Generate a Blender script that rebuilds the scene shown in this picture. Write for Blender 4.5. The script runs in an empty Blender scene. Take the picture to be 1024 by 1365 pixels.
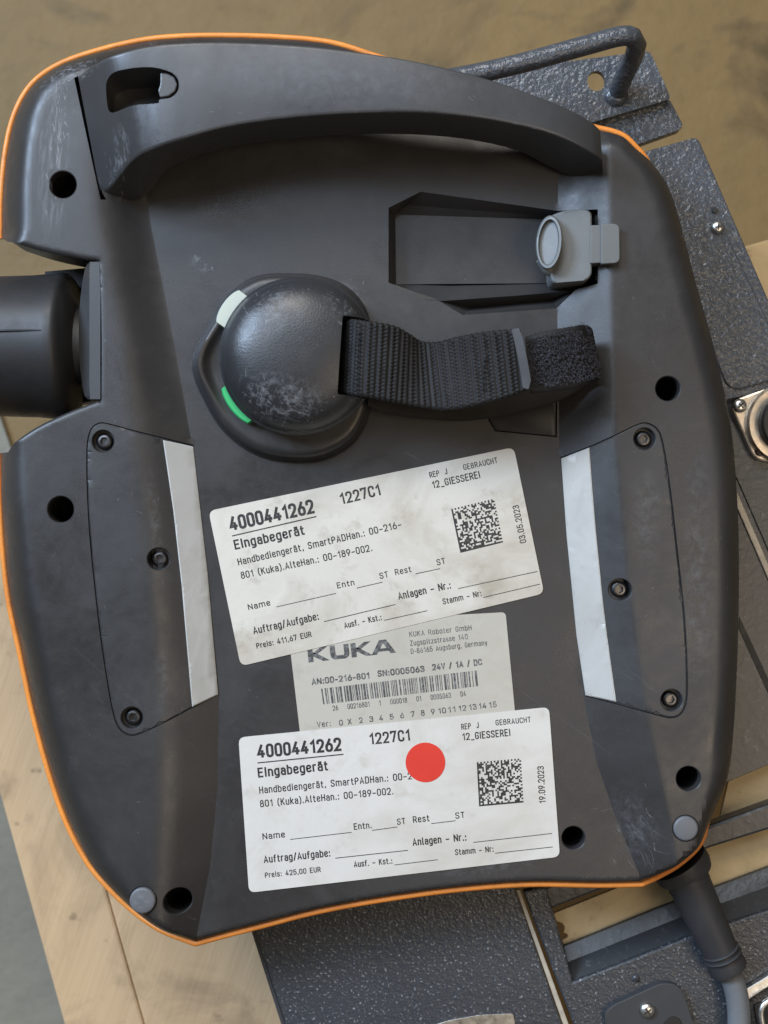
import bpy, bmesh, math, random
import numpy as np
from mathutils import Vector, Matrix
from mathutils.geometry import delaunay_2d_cdt, tessellate_polygon
from mathutils.bvhtree import BVHTree

random.seed(7)
sc = bpy.context.scene
C = sc.collection
# ------------------------------------------------------------ camera, light
D = 480.0            # camera height above the back of the pendant, mm
S = 0.27             # mm per pixel of the photograph at z = 0
cam_d = bpy.data.cameras.new('camera')
cam = bpy.data.objects.new('camera', cam_d)
C.objects.link(cam)
cam.location = (0, 0, D / 1000)
cam_d.sensor_fit = 'VERTICAL'
cam_d.sensor_height = 36
cam_d.lens = 36 * D / (1365 * S)
cam_d.clip_start = 0.01
cam_d.clip_end = 20
cam_d.dof.use_dof = True
cam_d.dof.focus_distance = 0.478
cam_d.dof.aperture_fstop = 13
sc.camera = cam

w = bpy.data.worlds.new('World')
sc.world = w
w.use_nodes = True
bg = w.node_tree.nodes['Background']
bg.inputs[0].default_value = (1.0, 0.94, 0.86, 1)
bg.inputs[1].default_value = 0.105

def area(name, loc, size, power, col, target=(0, 0, 0), sy=None):
    l = bpy.data.lights.new(name, 'AREA')
    l.shape = 'RECTANGLE'
    l.size = size
    l.size_y = sy or size
    l.energy = power
    l.color = col
    o = bpy.data.objects.new(name, l)
    C.objects.link(o)
    o.location = loc
    o.rotation_euler = (Vector(target) - Vector(loc)).to_track_quat('-Z', 'Y').to_euler()
    return o
area('side_window_light', (-1.18, 0.76, 1.05), 0.55, 42, (0.58, 0.75, 1.0), sy=0.55)
area('gate_light', (-0.25, 1.40, 1.35), 0.9, 19, (1.0, 0.93, 0.84), sy=0.45)
area('added_overhead_light', (-0.50, 0.78, 1.7), 1.15, 13, (0.74, 0.85, 1.0), sy=0.5)  # added unseen overhead lamp, puts a cool sheen on dome and handle
area('hall_light', (0.85, -0.35, 1.9), 0.9, 11, (1.0, 0.80, 0.58))
sc.view_settings.view_transform = 'Standard'
sc.view_settings.look = 'None'
sc.view_settings.exposure = 0
sc.view_settings.gamma = 1

# ------------------------------------------------------------ helpers (mm)
def P(px, py, z=0.0):
    """point at height z (mm) that the photograph shows at pixel px, py"""
    k = S * (D - z) / D
    return ((px - 512) * k, (682.5 - py) * k, z)
def PX(pts, z=None):
    return [P(p[0], p[1], z if z is not None else p[2]) for p in pts]

class MB:
    def __init__(self):
        self.v = []; self.f = []
    def add(self, verts, faces):
        o = len(self.v)
        self.v += [tuple(p) for p in verts]
        self.f += [tuple(i + o for i in f) for f in faces]
        return o
ROOT = {}
def obj(name, mb, mat, parent=None, smooth=None, bevel=0, off=None, seg=2, label=None, kind=None, extra=None):
    """links a mesh given in world mm as one object; vertices are stored relative to the thing's base"""
    if parent is not None and off is None:
        r = parent
        while r.parent: r = r.parent
        off = ROOT.get(r.name, (0, 0, 0))
    off = off or (0, 0, 0)
    me = bpy.data.meshes.new(name)
    me.from_pydata([((x - off[0]) / 1000, (y - off[1]) / 1000, (z - off[2]) / 1000) for x, y, z in mb.v], [], mb.f)
    me.update()
    bm = bmesh.new(); bm.from_mesh(me)
    if extra == 'weld': bmesh.ops.remove_doubles(bm, verts=bm.verts, dist=1e-6)
    if extra != 'flat': bmesh.ops.recalc_face_normals(bm, faces=bm.faces)
    bm.to_mesh(me); bm.free()
    o = bpy.data.objects.new(name, me)
    C.objects.link(o)
    if parent is not None: o.parent = parent
    for m in (mat if isinstance(mat, (list, tuple)) else [mat]):
        me.materials.append(m)
    if bevel:
        b = o.modifiers.new('bevel', 'BEVEL'); b.width = bevel / 1000; b.segments = seg
        b.limit_method = 'ANGLE'; b.angle_limit = math.radians(30)
        b.harden_normals = False
    if smooth:
        me.polygons.foreach_set('use_smooth', [True] * len(me.polygons))
        me.set_sharp_from_angle(angle=math.radians(smooth))
    if label: o['label'] = label
    if kind: o['kind'] = kind
    return o
def thing(name, label, cat, loc):
    o = bpy.data.objects.new(name, None); C.objects.link(o)
    o.location = (loc[0] / 1000, loc[1] / 1000, loc[2] / 1000)
    o['label'] = label; o['category'] = cat
    ROOT[o.name] = loc
    return o
def apply_mods(o):
    dg = bpy.context.evaluated_depsgraph_get()
    me = bpy.data.meshes.new_from_object(o.evaluated_get(dg))
    o.modifiers.clear(); o.data = me
def cut(o, cutter):
    m = o.modifiers.new('cut', 'BOOLEAN'); m.operation = 'DIFFERENCE'; m.object = cutter; m.solver = 'EXACT'
    bpy.context.view_layer.update()
    apply_mods(o)
    bpy.data.objects.remove(cutter)

def catmull(pts, step=1.5, closed=False):
    """resamples tuples of any length; spacing measured on the first two entries"""
    n = len(pts); out = []
    rng = range(n if closed else n - 1)
    A = [np.array(p, float) for p in pts]
    for i in rng:
        p1, p2 = A[i], A[(i + 1) % n]
        p0 = A[i - 1] if (i > 0 or closed) else 2 * p1 - p2
        p3 = A[(i + 2) % n] if (i + 2 < n or closed) else 2 * p2 - p1
        d = np.linalg.norm((p2 - p1)[:2])
        k = max(1, int(d / step))
        # centripetal-ish tangents limited by the segment length
        t1 = (p2 - p0) * (d / max(1e-6, np.linalg.norm((p2 - p0)[:2])))
        t2 = (p3 - p1) * (d / max(1e-6, np.linalg.norm((p3 - p1)[:2])))
        for j in range(k):
            t = j / k
            h00 = 2*t**3 - 3*t**2 + 1; h10 = t**3 - 2*t**2 + t; h01 = -2*t**3 + 3*t**2; h11 = t**3 - t**2
            out.append(tuple(h00*p1 + h10*t1 + h01*p2 + h11*t2))
    if not closed: out.append(tuple(A[-1]))
    return out
def round_poly(pts, r, n=5):
    """rounds the corners of a polygon of tuples; r a number or one per corner"""
    out = []; N = len(pts)
    for i, p in enumerate(pts):
        ri = r[i] if isinstance(r, (list, tuple)) else r
        p = np.array(p, float); a = np.array(pts[i - 1], float); b = np.array(pts[(i + 1) % N], float)
        if ri <= 0: out.append(tuple(p)); continue
        la, lb = np.linalg.norm((a - p)[:2]), np.linalg.norm((b - p)[:2])
        pa = p + (a - p) * min(ri / la, 0.48); pb = p + (b - p) * min(ri / lb, 0.48)
        for j in range(n + 1):
            t = j / n
            out.append(tuple((1-t)**2 * pa + 2*t*(1-t) * p + t*t * pb))
    return out
def circle(c, r, n=32):
    return [(c[0] + r*math.cos(2*math.pi*i/n), c[1] + r*math.sin(2*math.pi*i/n)) for i in range(n)]
def pip(X, Y, poly):
    inside = np.zeros(len(X), bool); n = len(poly); j = n - 1
    for i in range(n):
        xi, yi = poly[i][:2]; xj, yj = poly[j][:2]
        c = ((yi > Y) != (yj > Y))
        with np.errstate(divide='ignore', invalid='ignore'):
            xx = (xj - xi) * (Y - yi) / (yj - yi + 1e-12) + xi
        inside ^= c & (X < xx)
        j = i
    return inside
def segdist(X, Y, line, closed=False):
    """distance to a polyline and the fractional index of the nearest point"""
    best = np.full(len(X), 1e9); idx = np.zeros(len(X))
    n = len(line)
    for i in range(n if closed else n - 1):
        ax, ay = line[i][:2]; bx, by = line[(i + 1) % n][:2]
        dx, dy = bx - ax, by - ay; L = dx*dx + dy*dy + 1e-12
        t = np.clip(((X - ax)*dx + (Y - ay)*dy) / L, 0, 1)
        d = np.hypot(X - ax - t*dx, Y - ay - t*dy)
        m = d < best
        best[m] = d[m]; idx[m] = i + t[m]
    return best, idx
def cdt_sheet(outline, holes, hfun, grid=2.0, creases=(), extra=(), rimskip=0.6):
    """a height sheet over the outline with its holes left open, creases kept as edges"""
    pts = []; edges = []
    def addloop(l, closed=True):
        o = len(pts); pts.extend([(p[0], p[1]) for p in l]); n = len(l)
        for i in range(n if closed else n - 1): edges.append((o + i, o + (i + 1) % n))
    addloop(outline)
    for h in holes: addloop(h)
    for c in creases: addloop(c, False)
    ox = np.array([p[0] for p in outline]); oy = np.array([p[1] for p in outline])
    gx = np.arange(ox.min(), ox.max(), grid); gy = np.arange(oy.min(), oy.max(), grid)
    GX, GY = np.meshgrid(gx, gy); GX = GX.ravel() + .113; GY = GY.ravel() + .071
    if len(extra):
        GX = np.concatenate([GX, [e[0] for e in extra]]); GY = np.concatenate([GY, [e[1] for e in extra]])
    m = pip(GX, GY, outline)
    for h in holes: m &= ~pip(GX, GY, h)
    GX, GY = GX[m], GY[m]
    pts.extend(zip(GX.tolist(), GY.tolist()))
    r = delaunay_2d_cdt([Vector(p) for p in pts], edges, [], 0, 1e-4)
    V = np.array([(v.x, v.y) for v in r[0]]); F = np.array([tuple(f) for f in r[2]])
    cx = V[F].mean(axis=1)
    keep = pip(cx[:, 0], cx[:, 1], outline)
    for h in holes: keep &= ~pip(cx[:, 0], cx[:, 1], h)
    F = F[keep]
    Z = hfun(V[:, 0], V[:, 1])
    return [(a, b, c) for (a, b), c in zip(V.tolist(), Z.tolist())], [tuple(f) for f in F.tolist()]
def strip(mb, loops, closed=True, cap0=False, cap1=False):
    n = len(loops[0]); o = mb.add([p for l in loops for p in l], [])
    for k in range(len(loops) - 1):
        for i in range(n if closed else n - 1):
            j = (i + 1) % n
            mb.f.append((o + k*n + i, o + k*n + j, o + (k+1)*n + j, o + (k+1)*n + i))
    if cap0: mb.f.append(tuple(o + i for i in range(n))[::-1])
    if cap1: mb.f.append(tuple(o + (len(loops)-1)*n + i for i in range(n)))
def prism(pts3, thick, holes=(), mb=None):
    """pts3: polygon of (x, y, z) top points; thickness downwards"""
    mb = mb or MB()
    strip(mb, [pts3, [(x, y, z - thick) for x, y, z in pts3]], cap0=True, cap1=True)
    return mb
def tube(mb, path, r, n=12, caps=True):
    path = [Vector(p) for p in path]; loops = []
    up = Vector((0, 0, 1))
    t0 = (path[1] - path[0]).normalized()
    nrm = t0.cross(up)
    if nrm.length < 1e-3: nrm = t0.cross(Vector((0, 1, 0)))
    nrm.normalize()
    for i, p in enumerate(path):
        t = (path[min(i+1, len(path)-1)] - path[max(i-1, 0)]).normalized()
        nrm = (nrm - t * nrm.dot(t)).normalized(); b = t.cross(nrm)
        rr = r[i] if isinstance(r, (list, tuple)) else r
        loops.append([tuple(p + (nrm*math.cos(2*math.pi*k/n) + b*math.sin(2*math.pi*k/n))*rr) for k in range(n)])
    strip(mb, loops, cap0=caps, cap1=caps)
def lathe(mb, prof, c=(0, 0, 0), n=48, axis='z', cap=True):
    loops = []
    for r, z in prof:
        r = max(r, 0.01)
        l = []
        for k in range(n):
            a = 2*math.pi*k/n
            if axis == 'z': l.append((c[0] + r*math.cos(a), c[1] + r*math.sin(a), c[2] + z))
            else: l.append((c[0] + z, c[1] + r*math.cos(a), c[2] + r*math.sin(a)))
        loops.append(l)
    strip(mb, loops, cap0=cap, cap1=cap)

# ------------------------------------------------------------ materials
def nodes(name):
    m = bpy.data.materials.new(name); m.use_nodes = True
    nt = m.node_tree; b = nt.nodes['Principled BSDF']
    return m, nt, b
def N(nt, t, **kw):
    n = nt.nodes.new(t)
    for k, v in kw.items():
        if k in n.inputs.keys() if isinstance(k, str) else False: n.inputs[k].default_value = v
        else: setattr(n, k, v)
    return n
def noise(nt, scale, detail=3, rough=.5, vec=None, dist=0):
    n = nt.nodes.new('ShaderNodeTexNoise'); n.inputs['Scale'].default_value = scale
    n.inputs['Detail'].default_value = detail; n.inputs['Roughness'].default_value = rough
    n.inputs['Distortion'].default_value = dist
    if vec is None: vec = coords(nt)
    nt.links.new(vec, n.inputs['Vector'])
    return n.outputs['Fac']
def coords(nt, rot=0, scale=(1, 1, 1)):
    tc = nt.nodes.new('ShaderNodeTexCoord'); mp = nt.nodes.new('ShaderNodeMapping')
    mp.vector_type = 'POINT'
    mp.inputs['Rotation'].default_value = (0, 0, rot)
    mp.inputs['Scale'].default_value = scale
    if rot and scale != (1, 1, 1):
        m1 = nt.nodes.new('ShaderNodeMapping'); m1.inputs['Rotation'].default_value = (0, 0, rot)
        nt.links.new(tc.outputs['Object'], m1.inputs[0]); mp.inputs['Rotation'].default_value = (0, 0, 0)
        nt.links.new(m1.outputs[0], mp.inputs[0])
    else: nt.links.new(tc.outputs['Object'], mp.inputs[0])
    return mp.outputs[0]
def ramp(nt, fac, stops):
    r = nt.nodes.new('ShaderNodeValToRGB'); e = r.color_ramp.elements
    while len(e) < len(stops): e.new(0.5)
    for s, (p, c) in zip(e, stops):
        s.position = p; s.color = (c[0], c[1], c[2], 1) if isinstance(c, (tuple, list)) else (c, c, c, 1)
    nt.links.new(fac, r.inputs[0])
    return r.outputs[0]
def mixc(nt, fac, a, b):
    m = nt.nodes.new('ShaderNodeMix'); m.data_type = 'RGBA'
    for sock, v in ((m.inputs[0], fac), (m.inputs[6], a), (m.inputs[7], b)):
        if hasattr(v, 'links') or isinstance(v, bpy.types.NodeSocket): nt.links.new(v, sock)
        elif isinstance(v, (int, float)): sock.default_value = v
        else: sock.default_value = (*v, 1)
    return m.outputs[2]
def bump(nt, b, h, dist, strength=1.0, prev=None):
    n = nt.nodes.new('ShaderNodeBump'); n.inputs['Distance'].default_value = dist
    n.inputs['Strength'].default_value = strength
    nt.links.new(h, n.inputs['Height'])
    if prev: nt.links.new(prev, n.inputs['Normal'])
    nt.links.new(n.outputs[0], b.inputs['Normal'])
    return n.outputs[0]

def plastic(name, col, rough=.42, grain=0.00003, gscale=1400, wear=.0, spec=.5, dust=.35):
    m, nt, b = nodes(name)
    big = noise(nt, 9, 4, .6)
    c = mixc(nt, ramp(nt, big, [(.38, 0), (.72, min(1, dust))]), col, tuple(min(1, x*1.45 + .010*max(1, dust)) for x in col))
    c = mixc(nt, ramp(nt, noise(nt, 65, 5, .7, dist=1.2), [(.56, 0), (.74, .5*min(1, dust))]), c, tuple(min(1, x*1.5 + .016*max(1, dust)) for x in col))
    # specks of dust
    sp = ramp(nt, noise(nt, 620, 2, .6), [(.75, 0), (.80, .25)])
    c = mixc(nt, sp, c, (.30, .30, .31))
    if wear:
        v = noise(nt, 16, 5, .7, coords(nt, .6, (1, 14, 1)), .6)
        wm = ramp(nt, v, [(.66, 0), (.75, wear)])
        c = mixc(nt, wm, c, (.26, .26, .27))
    nt.links.new(c, b.inputs['Base Color'])
    r1 = ramp(nt, noise(nt, 28, 6, .7, dist=.6), [(.32, rough - .08), (.68, rough + .16)])
    r2 = ramp(nt, noise(nt, 210, 3, .6), [(.4, 0), (.75, .35)])
    nt.links.new(mixc(nt, r2, r1, (rough + .22,)*3), b.inputs['Roughness'])
    b.inputs['Specular IOR Level'].default_value = spec
    p = bump(nt, b, noise(nt, gscale, 2, .5), grain * 1.0)
    return m
M = {}
M['housing'] = plastic('housing_plastic', (.0225, .0215, .0215), .35, .000035, 2600, wear=.12, dust=.8)
M['handle'] = plastic('handle_plastic', (.032, .032, .033), .34, .00003, 2400, wear=.16, dust=.8)
M['cover'] = plastic('cover_plastic', (.026, .026, .027), .37, .00003, 2400, wear=.10, dust=.8)
M['dome'] = plastic('dome_plastic', (.018, .0185, .020), .33, .00007, 1500, wear=.5, dust=1.2)
M['knob'] = plastic('knob_rubber', (.012, .012, .0125), .46, .00002)
M['black'] = plastic('black_plastic', (.012, .012, .012), .5, .00002, dust=.1)
M['hole_shade'] = plastic('hole_shade_black', (.005, .005, .005), .7, .00001, dust=.0, spec=.2)  # housing walls blackened: the shade deep in holes is painted in
M['ring'] = plastic('flange_plastic', (.028, .028, .029), .40, .00002)
M['grey'] = plastic('grey_plastic', (.098, .104, .103), .42, .00002, dust=.6)
M['plug'] = plastic('plug_plastic', (.10, .104, .112), .42, .00004, wear=.3)

M['white'] = plastic('white_button', (.42, .45, .38), .45, .00001, dust=.2)
M['green'] = plastic('green_button', (.03, .40, .12), .4, .00001, dust=.1)
M['boot'] = plastic('boot_rubber', (.026, .026, .028), .5, .00005)
M['cable'] = plastic('cable_sheath', (.13, .14, .15), .5, .00003)
M['rubberpad'] = plastic('pad_plastic', (.03, .032, .035), .5, .00003)
m, nt, b = nodes('orange_bead'); b.inputs['Roughness'].default_value = .45
nt.links.new(mixc(nt, ramp(nt, noise(nt, 130, 5, .7), [(.58, 0), (.78, .6)]), ramp(nt, noise(nt, 60, 4, .6), [(.3, (.78, .27, .04)), (.75, (.60, .20, .035))]), (.20, .09, .03)), b.inputs['Base Color'])
bump(nt, b, noise(nt, 180, 4, .6), .0003); M['orange'] = m

def hammered(name, col, scale=560, dist=.00035, rough=.36, light=.25):
    m, nt, b = nodes(name)
    n1 = noise(nt, scale, 2, .45, dist=.4); n2 = noise(nt, scale * .45, 2, .5)
    c = mixc(nt, ramp(nt, n1, [(.62, 0), (.72, light)]), col, (.32, .34, .36))
    c = mixc(nt, ramp(nt, noise(nt, 14, 4, .6), [(.4, 0), (.8, .45)]), c, tuple(x*.55 for x in col))
    nt.links.new(c, b.inputs['Base Color'])
    b.inputs['Roughness'].default_value = rough
    b.inputs['Metallic'].default_value = .15
    p = bump(nt, b, n2, dist * 1.2)
    bump(nt, b, n1, dist, prev=p)
    return m
M['hammer'] = hammered('hammered_paint', (.070, .077, .088), 600, .0005, .30, .16)
M['hammer2'] = hammered('speckled_paint', (.045, .05, .058), 980, .0002, .36, .8)
M['paint'] = hammered('smooth_dark_paint', (.05, .053, .057), 380, .00012, .36, .15)
def metal(name, col, rough, metal=1.0):
    m, nt, b = nodes(name); b.inputs['Metallic'].default_value = metal
    nt.links.new(mixc(nt, ramp(nt, noise(nt, 260, 3, .6), [(.4, 0), (.7, .5)]), col, tuple(x*.55 for x in col)), b.inputs['Base Color'])
    nt.links.new(ramp(nt, noise(nt, 300, 3, .6), [(.3, rough*.8), (.7, rough*1.5)]), b.inputs['Roughness'])
    return m
M['zinc'] = metal('zinc_plated_steel', (.68, .68, .66), .28)
M['flange'] = metal('nickel_flange', (.62, .56, .48), .32)
M['screw'] = metal('black_oxide_steel', (.02, .02, .021), .3, .5)
M['socket'] = metal('screw_socket_steel', (.12, .12, .125), .3)
M['trim'] = metal('beige_seal', (.42, .37, .29), .6, 0)

def wood(name, c1, c2, rot, sc_=1.0, stain=(.17, .12, .07)):
    m, nt, b = nodes(name)
    g = noise(nt, 26 * sc_, 6, .62, coords(nt, rot, (1, .07, 1)), .5)
    fine = noise(nt, 240 * sc_, 3, .6, coords(nt, rot, (1, .05, 1)))
    c = ramp(nt, g, [(.3, c2), (.6, c1), (.8, tuple(x*1.1 for x in c1))])
    c = mixc(nt, ramp(nt, fine, [(.45, 0), (.8, .35)]), c, c2)
    c = mixc(nt, ramp(nt, noise(nt, 22, 5, .65, dist=.8), [(.50, 0), (.74, .6)]), c, stain)
    c = mixc(nt, ramp(nt, noise(nt, 75, 3, .6), [(.66, 0), (.73, .5)]), c, tuple(x*.6 for x in stain))
    nt.links.new(c, b.inputs['Base Color']); b.inputs['Roughness'].default_value = .75
    bump(nt, b, fine, .0004)
    return m
M['wood'] = wood('pallet_wood', (.50, .35, .20), (.41, .28, .155), .33)
M['wood2'] = wood('pallet_wood_across', (.50, .37, .20), (.42, .29, .14), 1.9, stain=(.24, .18, .10))
M['wood3'] = wood('inner_board', (.62, .49, .29), (.50, .39, .22), 1.9, stain=(.25, .19, .11))
def concrete(name, a, b2, c3):
    m, nt, b = nodes(name)
    c = ramp(nt, noise(nt, 3.4, 7, .62, dist=.4), [(.3, b2), (.6, a), (.8, tuple(x*1.12 for x in a))])
    c = mixc(nt, ramp(nt, noise(nt, 10.5, 4, .55, dist=.9), [(.54, 0), (.70, .9)]), c, c3)
    c = mixc(nt, ramp(nt, noise(nt, 60, 4, .6), [(.5, 0), (.8, .3)]), c, c3)
    nt.links.new(c, b.inputs['Base Color']); b.inputs['Roughness'].default_value = .7
    bump(nt, b, noise(nt, 90, 5, .6), .001)
    return m
M['floor'] = concrete('stained_concrete', (.185, .118, .040), (.135, .086, .029), (.06, .039, .013))
M['greyfloor'] = concrete('grey_concrete', (.215, .20, .155), (.155, .145, .112), (.10, .10, .088))

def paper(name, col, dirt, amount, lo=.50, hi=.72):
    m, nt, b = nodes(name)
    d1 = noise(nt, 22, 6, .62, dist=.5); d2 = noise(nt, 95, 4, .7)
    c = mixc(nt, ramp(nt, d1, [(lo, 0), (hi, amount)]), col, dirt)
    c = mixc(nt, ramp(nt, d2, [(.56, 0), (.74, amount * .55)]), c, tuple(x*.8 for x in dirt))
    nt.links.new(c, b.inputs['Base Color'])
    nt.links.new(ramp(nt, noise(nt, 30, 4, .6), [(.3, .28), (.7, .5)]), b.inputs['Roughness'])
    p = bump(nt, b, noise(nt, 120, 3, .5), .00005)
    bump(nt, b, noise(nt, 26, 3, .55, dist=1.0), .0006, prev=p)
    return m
M['paperA'] = paper('dirty_shaded_paper', (.55, .52, .455), (.29, .245, .175), .8, .45, .72)  # real stains; the noise also paints in the sheet's browner light level
M['paperB'] = paper('white_paper', (.57, .55, .505), (.38, .34, .27), .6, .47, .75)
M['paperN'] = paper('nameplate_film', (.43, .405, .345), (.31, .28, .225), .5)
M['stripg'] = paper('scuffed_strip', (.41, .41, .39), (.27, .26, .23), .55, .5, .8)
m, nt, b = nodes('printing_ink')
nt.links.new(ramp(nt, noise(nt, 900, 2, .6), [(.55, .018), (.8, .075)]), b.inputs['Base Color']); b.inputs['Roughness'].default_value = .5; M['ink'] = m
nt.links.new(mixc(nt, ramp(nt, noise(nt, 55, 4, .65), [(.5, 0), (.7, .85)]), ramp(nt, noise(nt, 900, 2, .6), [(.5, 1), (.8, .82)]), ramp(nt, noise(nt, 1500, 2, .6), [(.42, 1), (.58, .45)])), b.inputs['Alpha'])
m, nt, b = nodes('faded_ink')
nt.links.new(ramp(nt, noise(nt, 700, 3, .7), [(.45, .05), (.72, .22)]), b.inputs['Base Color']); b.inputs['Roughness'].default_value = .5; M['fade'] = m
m, nt, b = nodes('red_dot')
nt.links.new(ramp(nt, noise(nt, 80, 3, .6), [(.3, (.62, .035, .02)), (.7, (.56, .03, .018))]), b.inputs['Base Color']); b.inputs['Roughness'].default_value = .45; M['red'] = m
m, nt, b = nodes('scuffed_plastic')
b.inputs['Base Color'].default_value = (.34, .34, .35, 1); b.inputs['Roughness'].default_value = .6
nt.links.new(ramp(nt, noise(nt, 900, 2, .6), [(.35, .08), (.7, .5)]), b.inputs['Alpha']); M['scratch'] = m
def scuff(name, rot, stretch, sc_, lo, hi, amax):
    m, nt, b = nodes(name)
    b.inputs['Base Color'].default_value = (.30, .31, .33, 1); b.inputs['Roughness'].default_value = .5
    n1 = noise(nt, sc_, 5, .75, coords(nt, rot, (1, stretch, 1)), .3)
    at = nt.nodes.new('ShaderNodeAttribute'); at.attribute_name = 'fade'
    mu = nt.nodes.new('ShaderNodeMath'); mu.operation = 'MULTIPLY'
    nt.links.new(ramp(nt, n1, [(lo, 0), (hi, amax)]), mu.inputs[0]); nt.links.new(at.outputs['Fac'], mu.inputs[1])
    nt.links.new(mu.outputs[0], b.inputs['Alpha'])
    return m
M['scuff'] = scuff('rubbed_plastic', 0, 1, 420, .46, .72, .55)
M['scuff_long'] = scuff('rubbed_plastic_streaks', .1, .12, 700, .46, .70, .6)
def webbing(name, col, rough=.6):
    m, nt, b = nodes(name)
    nt.links.new(mixc(nt, ramp(nt, noise(nt, 60, 5, .65), [(.42, 0), (.75, .6)]), col, tuple(x*1.8 + .004 for x in col)), b.inputs['Base Color'])
    b.inputs['Roughness'].default_value = rough; b.inputs['Specular IOR Level'].default_value = .22
    bump(nt, b, noise(nt, 2600, 2, .6), .0001)
    return m
M['web'] = webbing('black_webbing', (.011, .0105, .0105))
M['hook'] = webbing('hook_fastener', (.050, .048, .056), .5)
M['tab'] = webbing('strap_end_tab', (.060, .062, .067), .65)

# ============================================================ PENDANT
pend = thing('teach_pendant', 'dark grey robot teach pendant with orange edge lying face down on the grey steel cabinet',
             'control pendant', P(512, 682, -29))
ZP = 9.0
ridge_L = [(118, 20), (122, 120), (125, 200), (133, 300), (165, 456), (183, 576), (198, 682), (211, 814), (219, 939), (222, 1000), (220, 1087), (214, 1223), (212, 1300)]
valley_L = [(172, 20), (180, 120), (186, 200), (201, 300), (219, 390), (234, 468), (256, 593), (275, 750), (292, 926), (290, 1052), (280, 1155), (261, 1254), (252, 1300)]
valley_R = [(744, 20), (744, 235), (743, 415), (746, 602), (753, 678), (764, 800), (778, 928), (795, 1015), (821, 1090), (852, 1165), (880, 1230)]
ridge_R = [(811, 20), (812, 210), (813, 280), (815, 400), (817, 480), (819, 582), (826, 664), (835, 766), (853, 905), (862, 955), (882, 1052), (893, 1100), (898, 1135), (910, 1200)]
RL = PX(ridge_L, ZP); VL = PX(valley_L, 0); VR = PX(valley_R, 0); RR = PX(ridge_R, ZP)
def xat(line, Y):
    ys = np.array([p[1] for p in line])[::-1]; xs = np.array([p[0] for p in line])[::-1]
    return np.interp(Y, ys, xs)
def base(X, Y):
    rl, vl, vr, rr = xat(RL, Y), xat(VL, Y), xat(VR, Y), xat(RR, Y)
    def knee(q, e):
        return np.where(q < 1 - e, np.maximum(q, 0), np.where(q > 1 + e, 1, q - (np.clip(q, 1 - e, 1 + e) - 1 + e)**2 / (4*e)))
    zl = knee((vl - X) / (vl - rl), .28); zr = knee((X - vr) / (rr - vr), .07)
    # the left slope rounds out gently above the cover
    soft = np.clip((Y - 30) / 30, 0, 1)
    zl = zl * (1 - soft) + soft * (zl * zl * (3 - 2 * zl) * .6 + zl * .4)
    return ZP * np.maximum(zl, zr)

# outline runs: (px, py, z of the edge, width of the rounding, its fullness)
S1 = [(3, 318, -17, 17, 1.18), (4, 260, -17, 17, 1.18), (12, 190, -17, 17, 1.18), (25, 145, -17, 17, 1.18), (46, 112, -17, 17, 1.2), (80, 88, -17, 16, 1.2),
      (130, 70, -16, 16, 1.2), (190, 56, -15, 20, 1.3), (240, 51, -14, 30, 1.4), (300, 50, -14, 34, 1.5), (370, 52, -14, 38, 1.5), (440, 59, -14, 40, 1.5), (500, 77, -14, 40, 1.5),
      (560, 97, -14, 40, 1.5), (640, 125, -14, 34, 1.5), (720, 150, -14, 24, 1.4), (785, 170, -14, 14, 1.3), (828, 182, -14, 12, 1.3), (848, 200, -15, 12, 1.3), (867, 222, -16, 12, 1.8),
      (886, 258, -17, 12, 2.2), (899, 300, -18, 13, 2.3), (919, 380, -18, 13, 2.4), (939, 450, -18, 13, 2.4), (956, 520, -18, 13, 2.4), (967, 580, -18, 13, 2.4), (973, 650, -18, 13, 2.4),
      (976, 720, -18, 13, 2.4), (976, 800, -18, 13, 2.4), (973, 900, -18, 13, 2.4), (968, 980, -18, 13, 2.4), (961, 1030, -18, 12, 2.3), (951, 1065, -16, 11, 2.0),
      (940, 1100, -13, 9, 1.6), (930, 1125, -11, 8, 1.3), (905, 1149, -8, 7, 1.2), (878, 1165, -5, 5, 1.2), (855, 1176, -3, 3, 1.2)]
S2 = [(855, 1176, -3, 2.4, 1.4), (800, 1177, -3, 2.4, 1.4), (700, 1176, -3, 2.4, 1.4), (600, 1184, -3, 2.4, 1.4), (500, 1198, -3, 2.4, 1.4), (420, 1213, -3, 2.4, 1.4),
      (350, 1231, -3, 2.4, 1.4), (300, 1244, -3, 2.4, 1.4), (260, 1255, -3, 2.4, 1.4)]
S3 = [(260, 1255, -3, 3, 1.4), (215, 1237, -6, 7, 1.4), (180, 1213, -9, 10, 1.4), (145, 1180, -11, 13, 1.35), (118, 1147, -13, 15, 1.3), (90, 1093, -15, 16, 1.25), (66, 1024, -16, 17, 1.22),
      (46, 950, -17, 17, 1.2), (29, 870, -17, 17, 1.2), (14, 800, -17, 17, 1.2), (6, 730, -17, 17, 1.2), (2, 660, -17, 16, 1.2), (1, 604, -17, 16, 1.2)]
S4 = [(1, 604, 7.6, 1.6, 2), (45, 572, 7.6, 1.6, 2), (90, 550, 7.6, 1.6, 2), (134, 533, 7.6, 1.6, 2)]
S5 = [(134, 533, 7.0, 1.4, 2), (134, 440, 6.6, 1.4, 2), (131, 349, 7.6, 1.4, 2)]
S6 = [(131, 349, 7.6, 1.6, 2), (105, 345, 7.6, 1.6, 2), (50, 333, 7.6, 1.6, 2), (3, 318, 7.6, 1.6, 2)]
def run(Sg, proj=None):
    return catmull([P(a, b, z if proj is None else proj)[:2] + (z, wd, k) for a, b, z, wd, k in Sg], 1.0)
runs = [run(S1), run(S2), run(S3), run(S4), run(S5), run(S6)]
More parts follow.
